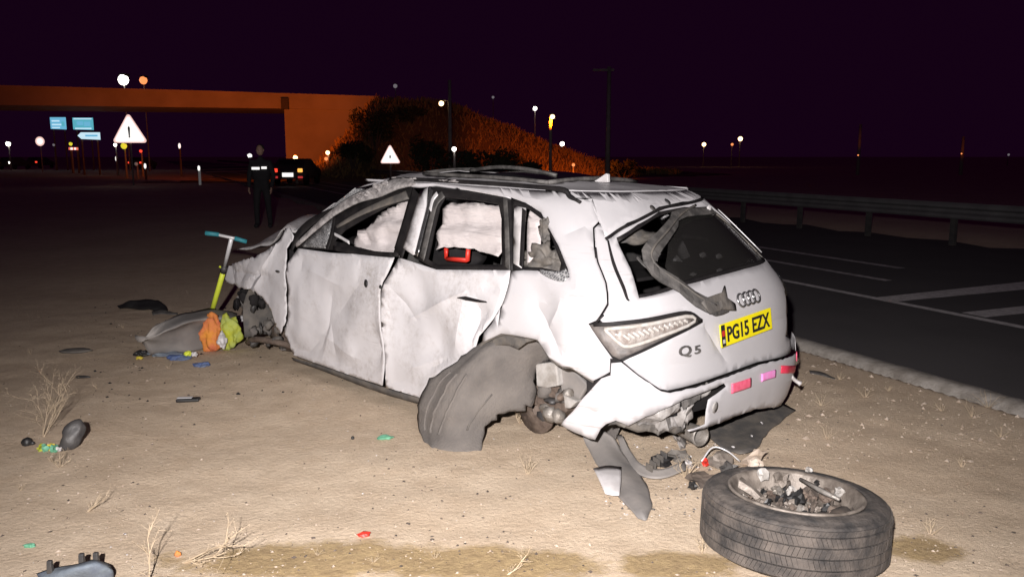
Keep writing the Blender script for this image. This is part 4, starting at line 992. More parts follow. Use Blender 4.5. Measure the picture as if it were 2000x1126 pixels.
mbb = MB(); mbb.grid(G); ob = mbb.build('arch_liner', 'liner', car, True); solid(ob, .012, 0); ob['label'] = 'grey felt arch liner pulled out of the rear arch onto the sand'
for k, t in enumerate((2, 4, 6)):
    mbb = MB(); mbb.tube([G[t, j] + nrmY * .006 for j in range(12, G.shape[1] - 4)], .009, 5); mbb.build('liner_rib', 'liner', ob, True)
mbb = MB(); mbb.tube([G[13, j] + nrmY * .008 for j in range(16, 26)], .006, 5); mbb.build('liner_rib', 'dustyplastic', ob, True)
band('arch_edge', A4((540, 330), (610, 258), (745, 194), (850, 206), (1008, 238), (1098, 372), (1190, 434), (1262, 444), (1420, 545)), .018, 'dustyplastic', -.006)
panel('arch_fold', A4((545, 325), (620, 255), (745, 196), (850, 208), (990, 236), (900, 262), (840, 310), (770, 282), (690, 280)), 'dustyplastic', off=-.03, res=.03, gap=0, cr=(.03, 8), thick=.006)

# ================================================================== THINGS LYING ROUND THE WRECK
def thing(name, label, cat, loc, group=None, rz=0.0):
    t = empty(name, tuple(loc), rz); tag(t, label, cat, group); return t
def gz_(p): return gh(p[0], p[1])
def gpt(px, py): p = gp(px, py); return np.array([p[0], p[1], gz_(p)])
# ---- torn-off wheel lying flat
WT = thing('car_wheel', 'torn off car wheel lying flat, dusty tyre round a broken rim', 'wheel', (1.14, 3.20, 0.0))
WT.rotation_euler = (math.radians(-2.0), math.radians(3.5), 0.4); WT.location.z = 0.012
R0 = .368
prof = [(.262, .018), (.30, .004), (.335, .010), (.352, .026), (R0 - .012, .040), (R0 - .013, .12), (R0 - .012, .204), (.356, .219), (.350, .230), (.345, .227), (.335, .239), (.305, .247), (.292, .2445), (.288, .2475), (.278, .244), (.264, .234)]
mbb = MB(); mbb.lathe(prof, 96, closed=False); ty = mbb.build('tyre', 'tyre', WT, True)
mbb = MB()
for rib, (zc, wz, nb_, sk) in enumerate(((.052, .031, 130, .012), (.092, .037, 120, -.010), (.134, .037, 120, .010), (.176, .035, 130, -.012), (.207, .020, 150, .010), (.034, .014, 150, -.01))):
    rr = R0 if rib < 4 else R0 - .006
    for k in range(nb_):
        a0 = 2 * math.pi * (k + .05) / nb_; a1 = 2 * math.pi * (k + .95) / nb_; v = []
        for rad in (rr - .016, rr + random.uniform(-.0006, .0006)):
            for a, z, s_ in ((a0, zc - wz / 2, -1), (a1, zc - wz / 2, -1), (a1, zc + wz / 2, 1), (a0, zc + wz / 2, 1)):
                b_ = a + sk * s_ / R0 * .6; v.append((rad * math.cos(b_), rad * math.sin(b_), z))
        mbb.add(v, [(3, 2, 1, 0), (4, 5, 6, 7), (0, 1, 5, 4), (1, 2, 6, 5), (2, 3, 7, 6), (3, 0, 4, 7)])
mbb.build('tread_blocks', 'tyre', ty, False)['kind'] = 'stuff'
mbb = MB(); mbb.lathe([(.266, .236), (.268, .246), (.258, .250), (.250, .238), (.246, .222), (.238, .205), (.226, .16), (.215, .10), (.212, .05)], 72)
solid(mbb.build('rim', 'alloy', WT, True), .006)
mbb = MB(); rows = []
for r in np.linspace(0, .225, 12):
    rows.append([(r * math.cos(a), r * math.sin(a), .135 + .05 * fbm(r * math.cos(a), r * math.sin(a), 9, 4, 3) + .05 * max(0, -math.sin(a) + .3) * r / .22) for a in np.linspace(0, 2 * math.pi, 40)])
mbb.grid(rows); mbb.build('dirt_fill', 'darkstone', WT, True)
for a, r0, r1, w, z0, z1, mt_ in ((2.25, .05, .225, .055, .14, .235, 'alloy'), (2.75, .06, .21, .05, .13, .17, 'alloy'), (1.0, .03, .20, .022, .20, .21, 'alloy'), (.2, .06, .23, .05, .12, .20, 'alloy'), (5.5, .05, .22, .055, .12, .19, 'alloy'), (4.2, .06, .22, .05, .12, .19, 'alloy')):
    d = Vector((math.cos(a), math.sin(a), 0)); s = Vector((-d.y, d.x, 0)); mbb = MB(); v = []
    for t, ww in ((0, .6), (.35, 1.0), (.7, .8), (1, 1.25)):
        c = d * (r0 + (r1 - r0) * t) + Vector((0, 0, z0 + (z1 - z0) * t + random.uniform(-.008, .008))); h = .016
        v += [c - s * w / 2 * ww + Vector((0, 0, -h)), c + s * w / 2 * ww + Vector((0, 0, -h)), c + s * w / 2.6 * ww + Vector((0, 0, h)), c - s * w / 2.6 * ww + Vector((0, 0, h))]
    f = [(3, 2, 1, 0), (12, 13, 14, 15)] + [(4 * i + k, 4 * i + (k + 1) % 4, 4 * i + 4 + (k + 1) % 4, 4 * i + 4 + k) for i in range(3) for k in range(4)]
    mbb.add(v, f); bev(mbb.build('spoke', mt_, WT), .004)
def scrap(c, d, mat, seed, name, parent, amp=.7, sub=1): mm_ = MB(); mm_.blob(c, d, seed, amp + .4, 2, Matrix.Rotation(random.uniform(0, 3), 3, (random.random(), random.random(), 1))); return mm_.build(name, mat, parent)
for k in range(110):
    a = random.uniform(0, 6.28); r = .215 * random.random() ** .6
    scrap((r * math.cos(a), r * math.sin(a), random.uniform(.14, .205)), [random.uniform(.006, .028) for _ in range(3)], random.choice(['alloy', 'darkstone', 'black', 'black', 'darkstone', 'rust', 'rust', 'metal', 'alloy'] + ['stone'] * (k % 4 == 0)), k, 'lump', WT)
for k, (px, py, d, mt_) in enumerate(((1474, 905, (.035, .03, .03), 'stone'), (1490, 925, (.014, .03, .03), 'whitemetal'), (1580, 916, (.020, .014, .012), 'whitemetal'), (1525, 935, (.03, .025, .03), 'alloy'), (1545, 960, (.02, .018, .02), 'whitemetal'), (1640, 960, (.024, .02, .018), 'whitemetal'), (1553, 975, (.035, .03, .03), 'black'), (1600, 940, (.05, .012, .012), 'black'))):
    p = np.array(WT.matrix_basis.inverted() @ Vector(gp(px, py, .245 if k < 4 else .215)))
    scrap(p, d, mt_, k + 70, 'lump', WT, .5, 2)
mbb = MB(); mbb.tube([WT.matrix_basis.inverted() @ Vector(gp(*p, .24)) for p in ((1563, 935), (1605, 958), (1640, 975))], [.008, .012, .007], 6); mbb.build('rod', 'metal', WT, True)

# ---- generic: a bent sheet lofted through surveyed outlines (world points, rows)
def sheet(name, label, cat, rows, mat, t=.008, k=4, wob=.01, group=None, kx=4):
    rows = [np.asarray(r, float) for r in rows]; m_ = min(len(r) for r in rows)
    G = catmull(np.array([catmull(r, kx) for r in rows]).reshape(len(rows), -1), k).reshape((len(rows) - 1) * k + 1, -1, 3)
    base = np.array([G[..., 0].mean(), G[..., 1].mean(), max(0.0, G[..., 2].min())])
    th = thing(name, label, cat, base, group)
    for i in range(G.shape[0]):
        for j in range(G.shape[1]):
            p = G[i, j]; G[i, j] = p + wob * np.array([noise.noise(Vector(p * 9)), noise.noise(Vector(p * 9 + 5)), noise.noise(Vector(p * 9 + 9))]); G[i, j, 2] = max(G[i, j, 2], gh(p[0], p[1]) + .003)
    mm_ = MB(); mm_.grid(G - base); o = mm_.build('sheet', mat, th, True); solid(o, t, 1); return th, o
def W(px, py, z): return gp(px, py, z)
# bumper skin rag trailing from the bumper corner
sheet('torn_bumper_strip', 'grey plastic strip torn from the bumper, trailing over the sand', 'car part',
      [[W(1136, 842, .10), W(1150, 880, .03), W(1172, 915, .01), W(1205, 965, .01), W(1245, 1010, .004)],
       [W(1165, 835, .12), W(1180, 868, .07), W(1205, 905, .045), W(1232, 950, .03), W(1262, 1012, .004)],
       [W(1195, 850, .10), W(1215, 880, .05), W(1240, 915, .02), W(1262, 945, .01), W(1272, 985, .004)]], 'plastic', .006, 5, .012)
sheet('torn_bumper_lip', 'long curved grey plastic lip lying behind the bumper', 'car part',
      [[W(1205, 850, .09), W(1220, 895, .03), W(1245, 925, .02), W(1290, 935, .02), W(1340, 918, .03)],
       [W(1215, 848, .10), W(1235, 885, .06), W(1258, 908, .05), W(1295, 915, .05), W(1335, 900, .05)]], 'plastic', .006, 4, .005)
sheet('white_panel_scrap', 'small white painted panel piece lying on the torn grey strip', 'car part',
      [[W(1158, 913, .07), W(1185, 908, .075), W(1214, 910, .07)], [W(1172, 940, .06), W(1195, 940, .065), W(1213, 938, .06)], [W(1182, 963, .035), W(1197, 966, .035), W(1210, 966, .035)]], 'whitegarb', .004, 3, .004)
# dark undertray under the bumper
sheet('undertray_panel', 'dark plastic undertray panel lying half under the rear bumper', 'car part',
      [[W(1375, 800, .05), W(1420, 795, .06), W(1480, 783, .06), W(1520, 782, .05), W(1556, 800, .02)],
       [W(1385, 850, .02), W(1430, 845, .03), W(1480, 835, .03), W(1515, 822, .03), W(1540, 812, .01)],
       [W(1425, 880, .01), W(1450, 884, .02), W(1480, 872, .02), W(1495, 850, .015), W(1512, 830, .01)]], 'dustyplastic', .006, 4, .01)
for k, p in enumerate(((1488, 825), (1468, 850), (1432, 872))):
    tag(scrap(W(*p, .045), (.012, .006, .004), 'whitegarb', k, 'paint_flake', None), 'pale flake ' + ('in the middle of the dark undertray', 'near the torn edge of the dark undertray', 'at the tip of the dark undertray by the rubble')[k], 'flake', 'flakes on the undertray')
# heap of broken parts between the bumper and the wheel
fin_host = None
for k, (px, py, z, d, mt_, nm, lab) in enumerate((
    (1290, 900, .03, (.055, .04, .03), 'black', 'broken_lamp_unit', 'black finned part in the rubble behind the bumper'),
    (1322, 890, .03, (.06, .04, .03), 'dustyplastic', 'broken_housing', 'grey broken housing beside the black finned part'),
    (1345, 905, .03, (.03, .02, .014), 'whitegarb', 'broken_plastic', 'shiny white broken plastic in the rubble heap'),
    (1378, 902, .03, (.026, .018, .014), 'red', 'broken_red_lens', 'piece of red lamp lens in the rubble heap'),
    (1410, 900, .03, (.07, .05, .02), 'alloy', 'rock_slab', 'flat brown slab in the rubble beside the wheel'),
    (1372, 935, .03, (.075, .045, .025), 'darkstone', 'rock_lump', 'dark brown lump propped against the tyre'),
    (1352, 948, .02, (.025, .02, .02), 'black', 'rubber_piece', 'black rubber piece at the foot of the brown lump'),
    (1472, 893, .06, (.05, .03, .05), 'stone', 'pale_rock', 'pale rock standing behind the tyre'),
    (1425, 915, .04, (.05, .03, .03), 'trim', 'bent_metal', 'bent grey metal lying behind the tyre'),
    (1330, 862, .02, (.09, .05, .02), 'plastic', 'crushed_plastic', 'crushed grey plastic lying under the exhaust pipe'))):
    o = scrap(W(px, py, z), d, mt_, k + 11, nm, None, .8, 2); tag(o, lab, 'debris')
    if k == 0: fin_host = o
for k in range(5):
    mm_ = MB(); a = W(1268 + 7 * k, 912 - 6 * k, .06); mm_.box(a, (.006, .05, .035), Matrix.Rotation(.5, 3, 'Z')); mm_.build('cooling_fin', 'dustyplastic', fin_host)
th_ = thing('bent_wire', 'thin pale wire curving out of the rubble by the wheel', 'wire', W(1400, 890, 0))
mm_ = MB(); mm_.tube(catmull([np.array(W(*p, z)) - np.array(th_.location) for p, z in (((1370, 900), .04), ((1392, 873), .09), ((1420, 880), .08), ((1445, 900), .02))], 5), .005, 5); mm_.build('strand', 'silver', th_, True)

# ---- front left: arch panel, scooter, bags ------------------------------
_, o = sheet('front_arch_panel', 'large grey bumper panel standing on edge in front of the wreck', 'car part',
      [[W(300, 640, .27), W(340, 618, .30), W(385, 606, .30), W(425, 603, .29), W(462, 612, .25)],
       [W(275, 668, .16), W(330, 640, .26), W(385, 625, .28), W(425, 618, .28), W(462, 624, .24)],
       [W(266, 655, .20), W(300, 660, .19), W(355, 640, .22), W(410, 632, .22), W(455, 630, .20)],
       [W(292, 688, .05), W(330, 672, .10), W(370, 662, .11), W(415, 650, .11), W(455, 645, .10)],
       [W(296, 692, .01), W(340, 690, .01), W(380, 684, .01), W(420, 674, .01), W(458, 664, .01)]], 'plastic', .012, 5, .012)
sc = thing('kick_scooter', "child's kick scooter with lime lower tube and teal grips propped against the wreck", 'scooter', (*dp(421, 680, 7.3)[:2], 0))
SO = np.array(sc.location)
def sp(px, py, Y=None): return dp(px, py, Y or 6.95 + .4 * (py - 460) / 130) - SO
top, cl, bot = sp(452, 466), sp(438, 524), sp(419, 590)
mm_ = MB(); mm_.tube([top, cl], .017, 10); mm_.build('steering_tube', 'silver', sc, True)
mm_ = MB(); mm_.tube([cl, bot, bot + (bot - cl) * .55], .022, 10); mm_.build('lower_tube', 'lime', sc, True)
mm_ = MB(); mm_.tube([cl + (top - cl) * .06, cl - (top - cl) * .12], .03, 10); mm_.build('clamp', 'darkplastic', sc, True)
mm_ = MB(); mm_.tube([sp(428, 520), sp(446, 528)], .010, 6); mm_.build('clamp_lever', 'lime', sc, True)
mm_ = MB(); mm_.tube([sp(424, 458), sp(452, 464), sp(462, 466)], .013, 8); mm_.build('handlebar', 'silver', sc, True)
for a, b in ((sp(401, 455), sp(428, 458)), (sp(458, 465), sp(482, 472))):
    mm_ = MB(); mm_.tube([a, a * .98 + b * .02, b], [.016, .02, .018], 10); mm_.build('grip', 'teal', sc, True)
foot = bot + (bot - cl) * .55; foot[2] = max(foot[2], .16)
mm_ = MB(); dkd = np.array([.42, .35, 0]); mm_.tube([foot, foot + np.array([.03, .03, -.04]), foot + dkd + np.array([0, 0, -.06])], .02, 8); mm_.build('neck', 'silver', sc, True)
mm_ = MB(); mm_.box(foot + dkd * .85 + np.array([0, 0, -.07]), (.42, .11, .025), Matrix.Rotation(math.atan2(.35, .42), 3, 'Z')); bev(mm_.build('deck', 'silver', sc), .008)
for c in (foot + np.array([-.03, -.025, -.1]), foot + dkd * 1.35 + np.array([0, 0, -.10])):
    mt = Matrix.Translation(c) @ Matrix.Rotation(math.atan2(.35, .42), 4, 'Z') @ Matrix.Rotation(math.pi / 2, 4, 'X')
    mm_ = MB(); mm_.lathe([(.01, -.012), (.05, -.012), (.06, -.006), (.06, .006), (.05, .012), (.01, .012)], 20, mt); mm_.build('wheel', 'rubber', sc, True)
def cloth(name, label, cat, px, py, z, d, mat, seed, R=None, Y=None):
    c = np.array(gp(px, py, z)) if Y is None else dp(px, py, Y); mm_ = MB(); base = np.array([c[0], c[1], 0.0]); mm_.blob(c - base, d, seed, .5, 4, R, freq=1.5, flat=0.0)
    mm_.v = [tuple(Vector(v) * (1 + .10 * noise.noise(Vector(v) * 24)) + Vector((.012 * noise.noise(Vector(v) * 45), .012 * noise.noise(Vector(v) * 45 + Vector((7, 0, 0))), 0))) for v in mm_.v]
    o = mm_.build(name, mat, None, True); o.location = base; tag(o, label, cat); return o
cloth('orange_bag', 'crumpled orange and pink plastic bag against the bumper panel', 'bag', 412, 655, .13, (.085, .06, .16), 'orange', 3)
cloth('lime_bag', 'crumpled lime yellow bag beside the orange one', 'bag', 449, 650, .14, (.085, .06, .15), 'limecloth', 5)
cloth('bag_print', 'pale printed patch of plastic between the lime and orange bags', 'plastic', 434, 665, .10, (.035, .04, .06), 'whitegarb', 8)
cloth('blue_cloth', 'bright blue cloth scrap lying on the sand under the orange bag', 'cloth', 396, 712, .015, (.055, .04, .02), 'blue', 9)
cloth('blue_garment', 'dusty blue garment spread out below the bumper panel', 'cloth', 350, 698, .015, (.10, .05, .022), 'blue', 12)
cloth('grey_garment', 'grey blue garment lying along the foot of the bumper panel', 'cloth', 322, 690, .015, (.14, .06, .022), 'greyblue', 14)
cloth('lime_scrap', 'small lime scrap on the blue garment', 'scrap', 366, 690, .05, (.03, .02, .02), 'lime', 15)
cloth('white_scrap', 'small white scrap beside the lime scrap on the garment', 'scrap', 379, 691, .05, (.025, .02, .02), 'whitegarb', 16)
cloth('yellow_scrap', 'small yellow scrap at the left foot of the bumper panel', 'scrap', 272, 698, .01, (.028, .02, .012), 'yellow', 17)
cloth('black_clip', 'black plastic clip under the left end of the bumper panel', 'clip', 276, 690, .02, (.05, .03, .025), 'black', 18)
sheet('dark_trim_panel', 'flat dark bent plastic panel lying in the shade behind the bumper panel', 'car part',
      [[W(228, 597, .03), W(262, 586, .10), W(295, 584, .11), W(322, 592, .08), W(330, 602, .03)], [W(232, 602, .01), W(262, 603, .02), W(295, 606, .02), W(318, 608, .02), W(328, 606, .01)]], 'black', .012, 5, .03)
sheet('grey_clip_strip', 'thin grey strip lying between the dark panel and the bumper panel', 'car part',
      [[W(296, 608, .03), W(315, 604, .04), W(345, 610, .02)], [W(298, 614, .01), W(318, 612, .01), W(346, 613, .01)]], 'trim', .008, 3, .01)
# ---- small debris further left ------------------------------------------
def oval_thing(name, label, cat, px, py, d, mat, seed, rz=0.0, tilt=0.0, z=None, amp=.12):
    p = gpt(px, py); mm_ = MB(); mm_.blob((0, 0, 0), d, seed, amp, 3, Matrix.Rotation(rz, 3, 'Z') @ Matrix.Rotation(tilt, 3, 'X'))
    o = mm_.build(name, mat, None, True); o.location = (p[0], p[1], p[2] + (d[2] * .6 if z is None else z)); tag(o, label, cat); return o
mc = oval_thing('mirror_cover', 'dark oval mirror cover standing tilted on the sand', 'mirror cover', 143, 880, (.055, .024, .088), 'darkplastic', 2, .2, -.45, .068, amp=.3)
mc.rotation_euler.y = .5
oval_thing('black_ball', 'small black ball on the sand beside the green litter', 'ball', 53, 872, (.028, .026, .026), 'black', 3, amp=.2)
oval_thing('black_crumb', 'tiny black crumb next to the black ball', 'crumb', 63, 872, (.016, .012, .014), 'black', 4)
oval_thing('dark_flat_part', 'flat dark purple brown part lying behind the pale weed', 'car part', 148, 688, (.13, .07, .02), 'dustyplastic', 5, .1)
oval_thing('dark_stick', 'short dark bar lying beside the pale weed', 'car part', 160, 739, (.06, .012, .012), 'black', 6, .05)
gl = thing('green_litter', 'crumpled green and yellow litter beside the mirror cover', 'litter', gpt(98, 885))
for k, (dx, dy, d, mt_) in enumerate(((-.02, 0, (.022, .02, .02), 'green'), (-.05, .01, (.02, .02, .018), 'limecloth'), (.03, -.01, (.028, .02, .02), 'green'), (-.005, .02, (.018, .014, .02), 'yellow'), (.05, -.01, (.02, .016, .014), 'whitegarb'))):
    scrap((dx, dy, .015), d, mt_, k, 'scrap', gl, .7, 2)
ph = thing('phone_case', 'small black and silver rectangular gadget lying on the sand', 'gadget', gpt(368, 786), rz=.12)
mm_ = MB(); mm_.box((0, 0, .012), (.145, .06, .022)); bev(mm_.build('body', 'black', ph), .008, 3)
mm_ = MB(); mm_.box((-.022, .004, .0255), (.095, .034, .004)); bev(mm_.build('face', 'silver', ph), .002)
rdl = oval_thing('red_lens_piece', 'small bright red broken lens piece alone on the sand', 'lens piece', 711, 1049, (.026, .019, .011), 'red', 7, .3, 0, None, .5)
oval_thing('green_scrap', 'small pale green scrap left of the grey arch liner', 'scrap', 752, 858, (.045, .03, .012), 'green', 8, .2, 0, None, .5)
oval_thing('black_pebble', 'small black pebble left of the pale green scrap', 'pebble', 689, 858, (.009, .009, .012), 'black', 9)
cover_, _ = sheet('grey_cover_piece', 'dark grey plastic cover piece with clips near dry stalks', 'car part',
      [[W(72, 1118, .03), W(105, 1108, .05), W(150, 1100, .07), W(185, 1092, .07), W(214, 1100, .05)],
       [W(80, 1132, .02), W(118, 1118, .07), W(160, 1108, .10), W(190, 1100, .10), W(220, 1112, .05)],
       [W(95, 1150, .005), W(125, 1145, .01), W(165, 1140, .01), W(200, 1136, .01), W(222, 1128, .005)]], 'greyblue', .006, 5, .006)
for p in ((160, 1094), (98, 1108), (188, 1092)):
    q = W(*p, .07); mm_ = MB(); mm_.box((0, 0, 0), (.022, .02, .05), None, .8); o = mm_.build('clip', 'darkplastic', cover_); o.location = Vector(q) - cover_.location; o.location.z = .075 - cover_.location.z; bev(o, .003)
oval_thing('orange_scrap', 'tiny orange and yellow scrap by the dry stalks', 'scrap', 347, 1082, (.012, .010, .014), 'orange', 21, 0, 0, None, .4)
oval_thing('green_sprig', 'tiny green sprig on the sand beside the grey cover piece', 'plant', 58, 1068, (.022, .012, .008), 'green', 22, 0, 0, None, .6)
sheet('tape_strip', 'thin grey bar lying on the sand near the kerb', 'car part', [[W(1580, 722, .02), W(1605, 726, .02), W(1632, 738, .01)], [W(1582, 728, .01), W(1604, 732, .01), W(1630, 741, .006)]], 'trim', .006, 3, .004)

# ---- dry weeds and stalks ----------------------------------------------
def weed(name, label, px, py, h, nb, lean=(0, 0), seed=0, twig=5, mat='straw', r0=.005, group='dry weeds on the verge', spread=.5):
    rs = random.Random(seed); p = gpt(px, py); t = thing(name, label, 'weed', p, group); mm_ = MB()
    def branch(a, d, ln, r, lv):
        pts = [a]; dd = Vector(d)
        for i in range(4):
            dd = (dd + Vector((rs.gauss(0, .14), rs.gauss(0, .14), rs.gauss(0, .08)))).normalized(); q = pts[-1] + dd * ln / 4
            if q.z < .004: q.z = .004
            pts.append(q)
        mm_.tube(pts, [r, r * .85, r * .7, r * .55, r * .35], 4)
        if lv:
            for k in range(twig):
                i = rs.randint(1, 4); e = (dd + Vector((rs.gauss(0, .7), rs.gauss(0, .7), rs.gauss(.2, .4)))).normalized(); branch(pts[i], e, ln * rs.uniform(.25, .5), r * .5, lv - 1)
        else:
            mm_.blob(pts[-1], (max(r * 2.6, .0016 if h > .2 else 0),) * 3, rs.randint(0, 99), .3, 1)
    for k in range(nb):
        a = rs.uniform(0, 6.28); d = Vector((math.cos(a) * spread * rs.random() + lean[0], math.sin(a) * spread * rs.random() + lean[1], 1)).normalized()
        branch(Vector((0, 0, -.01)), d, h * rs.uniform(.7, 1), r0, 2)
    mm_.build('stems', mat, t); return t
weed('dry_weed', 'bushy pale dry weed with many seed heads left of the gadget', 84, 858, .36, 6, (.14, .08), 3, 7, r0=.0015, spread=.6)
weed('dry_weed', 'tall single dry stalk with small side twigs beside the grey cover piece', 290, 1140, .27, 1, (.0, 0), 8, 5, r0=.0032, spread=.05)
weed('dry_weed', 'fallen dry branching twig lying near the tall stalk', 350, 1095, .28, 2, (2.4, -.35), 12, 5, r0=.004, spread=.4)
weed('dry_weed', 'short dry twig lying on the darker soil in front of the arch liner', 985, 1122, .12, 2, (1.8, .2), 14, 4, r0=.0025)
weed('dry_weed', 'small dry tuft on the sand under the rear arch', 1030, 925, .10, 6, (0, 0), 15, 3, r0=.0016, spread=1.0)
weed('dry_weed', 'tangle of dry straw in the open rear wheel arch', 1015, 828, .16, 7, (0, 0), 16, 4, r0=.0022, spread=1.2)
weed('dry_weed', 'straw tuft beside the rubble heap and the tyre', 1340, 935, .10, 9, (0, 0), 17, 3, r0=.0018, spread=1.0)
weed('dry_weed', 'dry straw tuft at the left foot of the tyre', 1372, 1075, .07, 9, (0, 0), 18, 3, r0=.0016, spread=1.1)
weed('dry_weed', 'low dry weed in front of the mirror cover', 118, 915, .09, 8, (0, 0), 19, 3, r0=.0018, spread=1.2)
weed('dry_weed', 'dry stems on the sand below the pale weed', 165, 1000, .12, 5, (1.0, .3), 20, 3, r0=.0018, spread=.9)
weed('dry_weed', 'small dry weed right of the tyre on the open sand', 1815, 1045, .08, 5, (.6, 0), 21, 3, r0=.0018, spread=1.0)
for k, (px, py, h) in enumerate(((1560, 760, .10), (1605, 790, .10), (1640, 742, .07), (1690, 775, .10), (1735, 762, .06), (1840, 800, .08), (1900, 812, .10), (1930, 795, .14), (1615, 852, .08), (1660, 705, .12), (1880, 905, .07), (1955, 850, .08))):
    weed('dry_weed', 'short dry grass tuft growing along the kerb', px, py, h, 9, (0, 0), 30 + k, 1, r0=.0011, group='tufts along the kerb', spread=1.3)
for k, (px, py, h) in enumerate(((60, 690, .07), (330, 720, .08), (190, 760, .06), (850, 1088, .05), (620, 1085, .05), (730, 1100, .05), (40, 960, .05), (240, 640, .07))):
    weed('dry_weed', 'tiny dry grass tuft scattered on the open sand', px, py, h * .8, 8, (0, 0), 60 + k, 1, r0=.0009, group='tufts scattered on the sand', spread=1.6)
# ---- pebbles, crumbs of glass and earth: countless
def scatter(name, label, n, mat, smin, smax, seed, region):
    rs = random.Random(seed); mm_ = MB(); oc = [(1, 0, 0), (-1, 0, 0), (0, 1, 0), (0, -1, 0), (0, 0, 1), (0, 0, -.4)]
    fo = [(0, 2, 4), (2, 1, 4), (1, 3, 4), (3, 0, 4), (2, 0, 5), (1, 2, 5), (3, 1, 5), (0, 3, 5)]
    c = 0
    while c < n:
        px, py = rs.uniform(region[0], region[2]), rs.uniform(region[1] ** .5, region[3] ** .5) ** 2
        p = gp(px, py)
        if RN[0] * p[0] + RN[1] * p[1] > 4.88: c += 1; continue
        if fbm(p[0], p[1], 1.1, 3, seed) < rs.uniform(-.6, .25): c += .3; continue
        s = smin * (smax / smin) ** (rs.random() ** 2.2); a = rs.uniform(0, 6.28); ca, sa = math.cos(a), math.sin(a); sc_ = [s * rs.uniform(.6, 1.4) for _ in range(3)]
        z = gh(p[0], p[1]) + s * .15
        mm_.add([(p[0] + (v[0] * sc_[0] * ca - v[1] * sc_[1] * sa), p[1] + (v[0] * sc_[0] * sa + v[1] * sc_[1] * ca), z + v[2] * sc_[2] * .7) for v in oc], fo); c += 1
    tag(mm_.build(name, mat), label, 'gravel', kind='stuff')
scatter('pale_pebbles', 'pale pebbles and chips strewn over the sand', 3800, 'stone', .002, .009, 1, (-200, 560, 2100, 1170))
scatter('dark_crumbs', 'dark crumbs of earth and plastic strewn over the sand', 2600, 'darkstone', .002, .010, 2, (-200, 560, 2100, 1170))
scatter('glass_crumbs', 'bright crumbs of broken glass and paint strewn over the sand', 260, 'whitegarb', .002, .006, 3, (0, 620, 1500, 1120))
scatter('kerb_rubble', 'stones and clods lying along the kerb', 500, 'stone', .004, .022, 4, (1540, 690, 2060, 900))

scatter('front_litter', 'fine dark plastic crumbs strewn on the sand before the wreck', 260, 'black', .003, .016, 6, (180, 590, 560, 800))
scatter('rear_litter', 'fine plastic crumbs strewn around the rubble behind the bumper', 260, 'dustyplastic', .002, .012, 7, (1180, 850, 1480, 1010))
scatter('pale_litter', 'pale crumbs of broken trim strewn around the rubble heap', 160, 'whitegarb', .002, .009, 8, (1180, 850, 1480, 1010))

# ================================================================== BACKGROUND THINGS
def post_at(px, py): return gp(px, py)
# marker posts with white reflectors
def marker(px, pyt, Y, label, h=1.0, pm_='darkplastic'):
    p = dp(px, pyt, Y); t = thing('marker_post', label, 'marker post', (p[0], p[1], 0), 'marker posts along the road')
    zt = p[2]; mm_ = MB(); mm_.prism([(-.06, -.05), (.06, -.05), (.06, .05), (-.06, .05)], zt + .08, None, (0, 0, 0)); bev(mm_.build('post', pm_, t), .02)
    mm_ = MB(); mm_.blob((0, -.06, zt - .04), (.08 * Y / 50, .02, .16 * Y / 50), 1, .05, 2); mm_.build('reflector', 'retro_glow_white', t, True)
marker(389, 327, 47, 'slim roadside marker post with glowing white reflector, tallest of them', pm_='grey_glow')  # this post is given a faint emission of its own
marker(284, 323, 57, 'marker post with white reflector below the orange lights')
marker(228, 309, 80, 'marker post with white reflector under the warning triangle')
marker(351, 284, 66, 'faint reflector post beside the warning triangle')
# warning triangles
def tri_sign(px0, py0, px1, py1, Y, label, pole_mat='pole'):
    c = dp((px0 + px1) / 2, py1, Y); t = thing('warning_sign', label, 'road sign', (c[0], c[1], 0)); w = (px1 - px0) / F * Y; h = (py1 - py0) / F * Y * 1.0; zb = c[2]
    def tri(s, up, y, th, nm, mt_):
        r = .07 * w; P = []
        for (ax, az), a0 in (((-w / 2, 0), math.radians(210)), ((w / 2, 0), math.radians(330)), ((0, h), math.radians(90))):
            cxm, czm = ax * (1 - 2 * r / w), az + (r if az == 0 else -1.6 * r)
            for da in (-60, -30, 0, 30, 60): P.append((cxm + r * math.cos(a0 + math.radians(da)), czm + r * math.sin(a0 + math.radians(da))))
        cc = np.array([0, h / 3]); P = [tuple(cc + (np.array(p) - cc) * s) for p in P]
        mm_ = MB(); mm_.prism(P, th, Matrix.Rotation(math.pi / 2, 3, 'X'), (0, y, zb)); mm_.build(nm, mt_, t)
    tri(1.0, 0, 0, .03, 'plate', 'retro_glow_pink'); tri(.88, 0, -.035, .01, 'face', 'retro_glow_white')
    mm_ = MB(); mm_.tube([(0, .05, -.1), (0, .05, zb + h * .8)], .05, 8); mm_.build('pole', pole_mat, t, True)
    return t, w, h, zb
t, w, h, zb = tri_sign(223, 223, 286, 279, 46, 'large white warning triangle with a small black mark on a roadside pole')
mm_ = MB(); mm_.prism([(-.03, .10 * w / .9), (.03, .10 * w / .9), (.06, .36 * w), (.0, .42 * w), (-.06, .36 * w)], .01, Matrix.Rotation(math.pi / 2, 3, 'X'), (0, -.05, zb + h * .10)); mm_.build('symbol', 'black', t)
mm_ = MB(); mm_.blob((0, -.055, zb + h * .20), (.045, .01, .045), 1, .02, 2); mm_.build('symbol', 'black', t)
t, w, h, zb = tri_sign(744, 283, 781, 319, 50, 'smaller white warning triangle below the dark embankment')
mm_ = MB(); mm_.blob((0, -.055, zb + h * .35), (.05, .01, .10), 1, .2, 2); mm_.build('symbol', 'grey_glow', t)
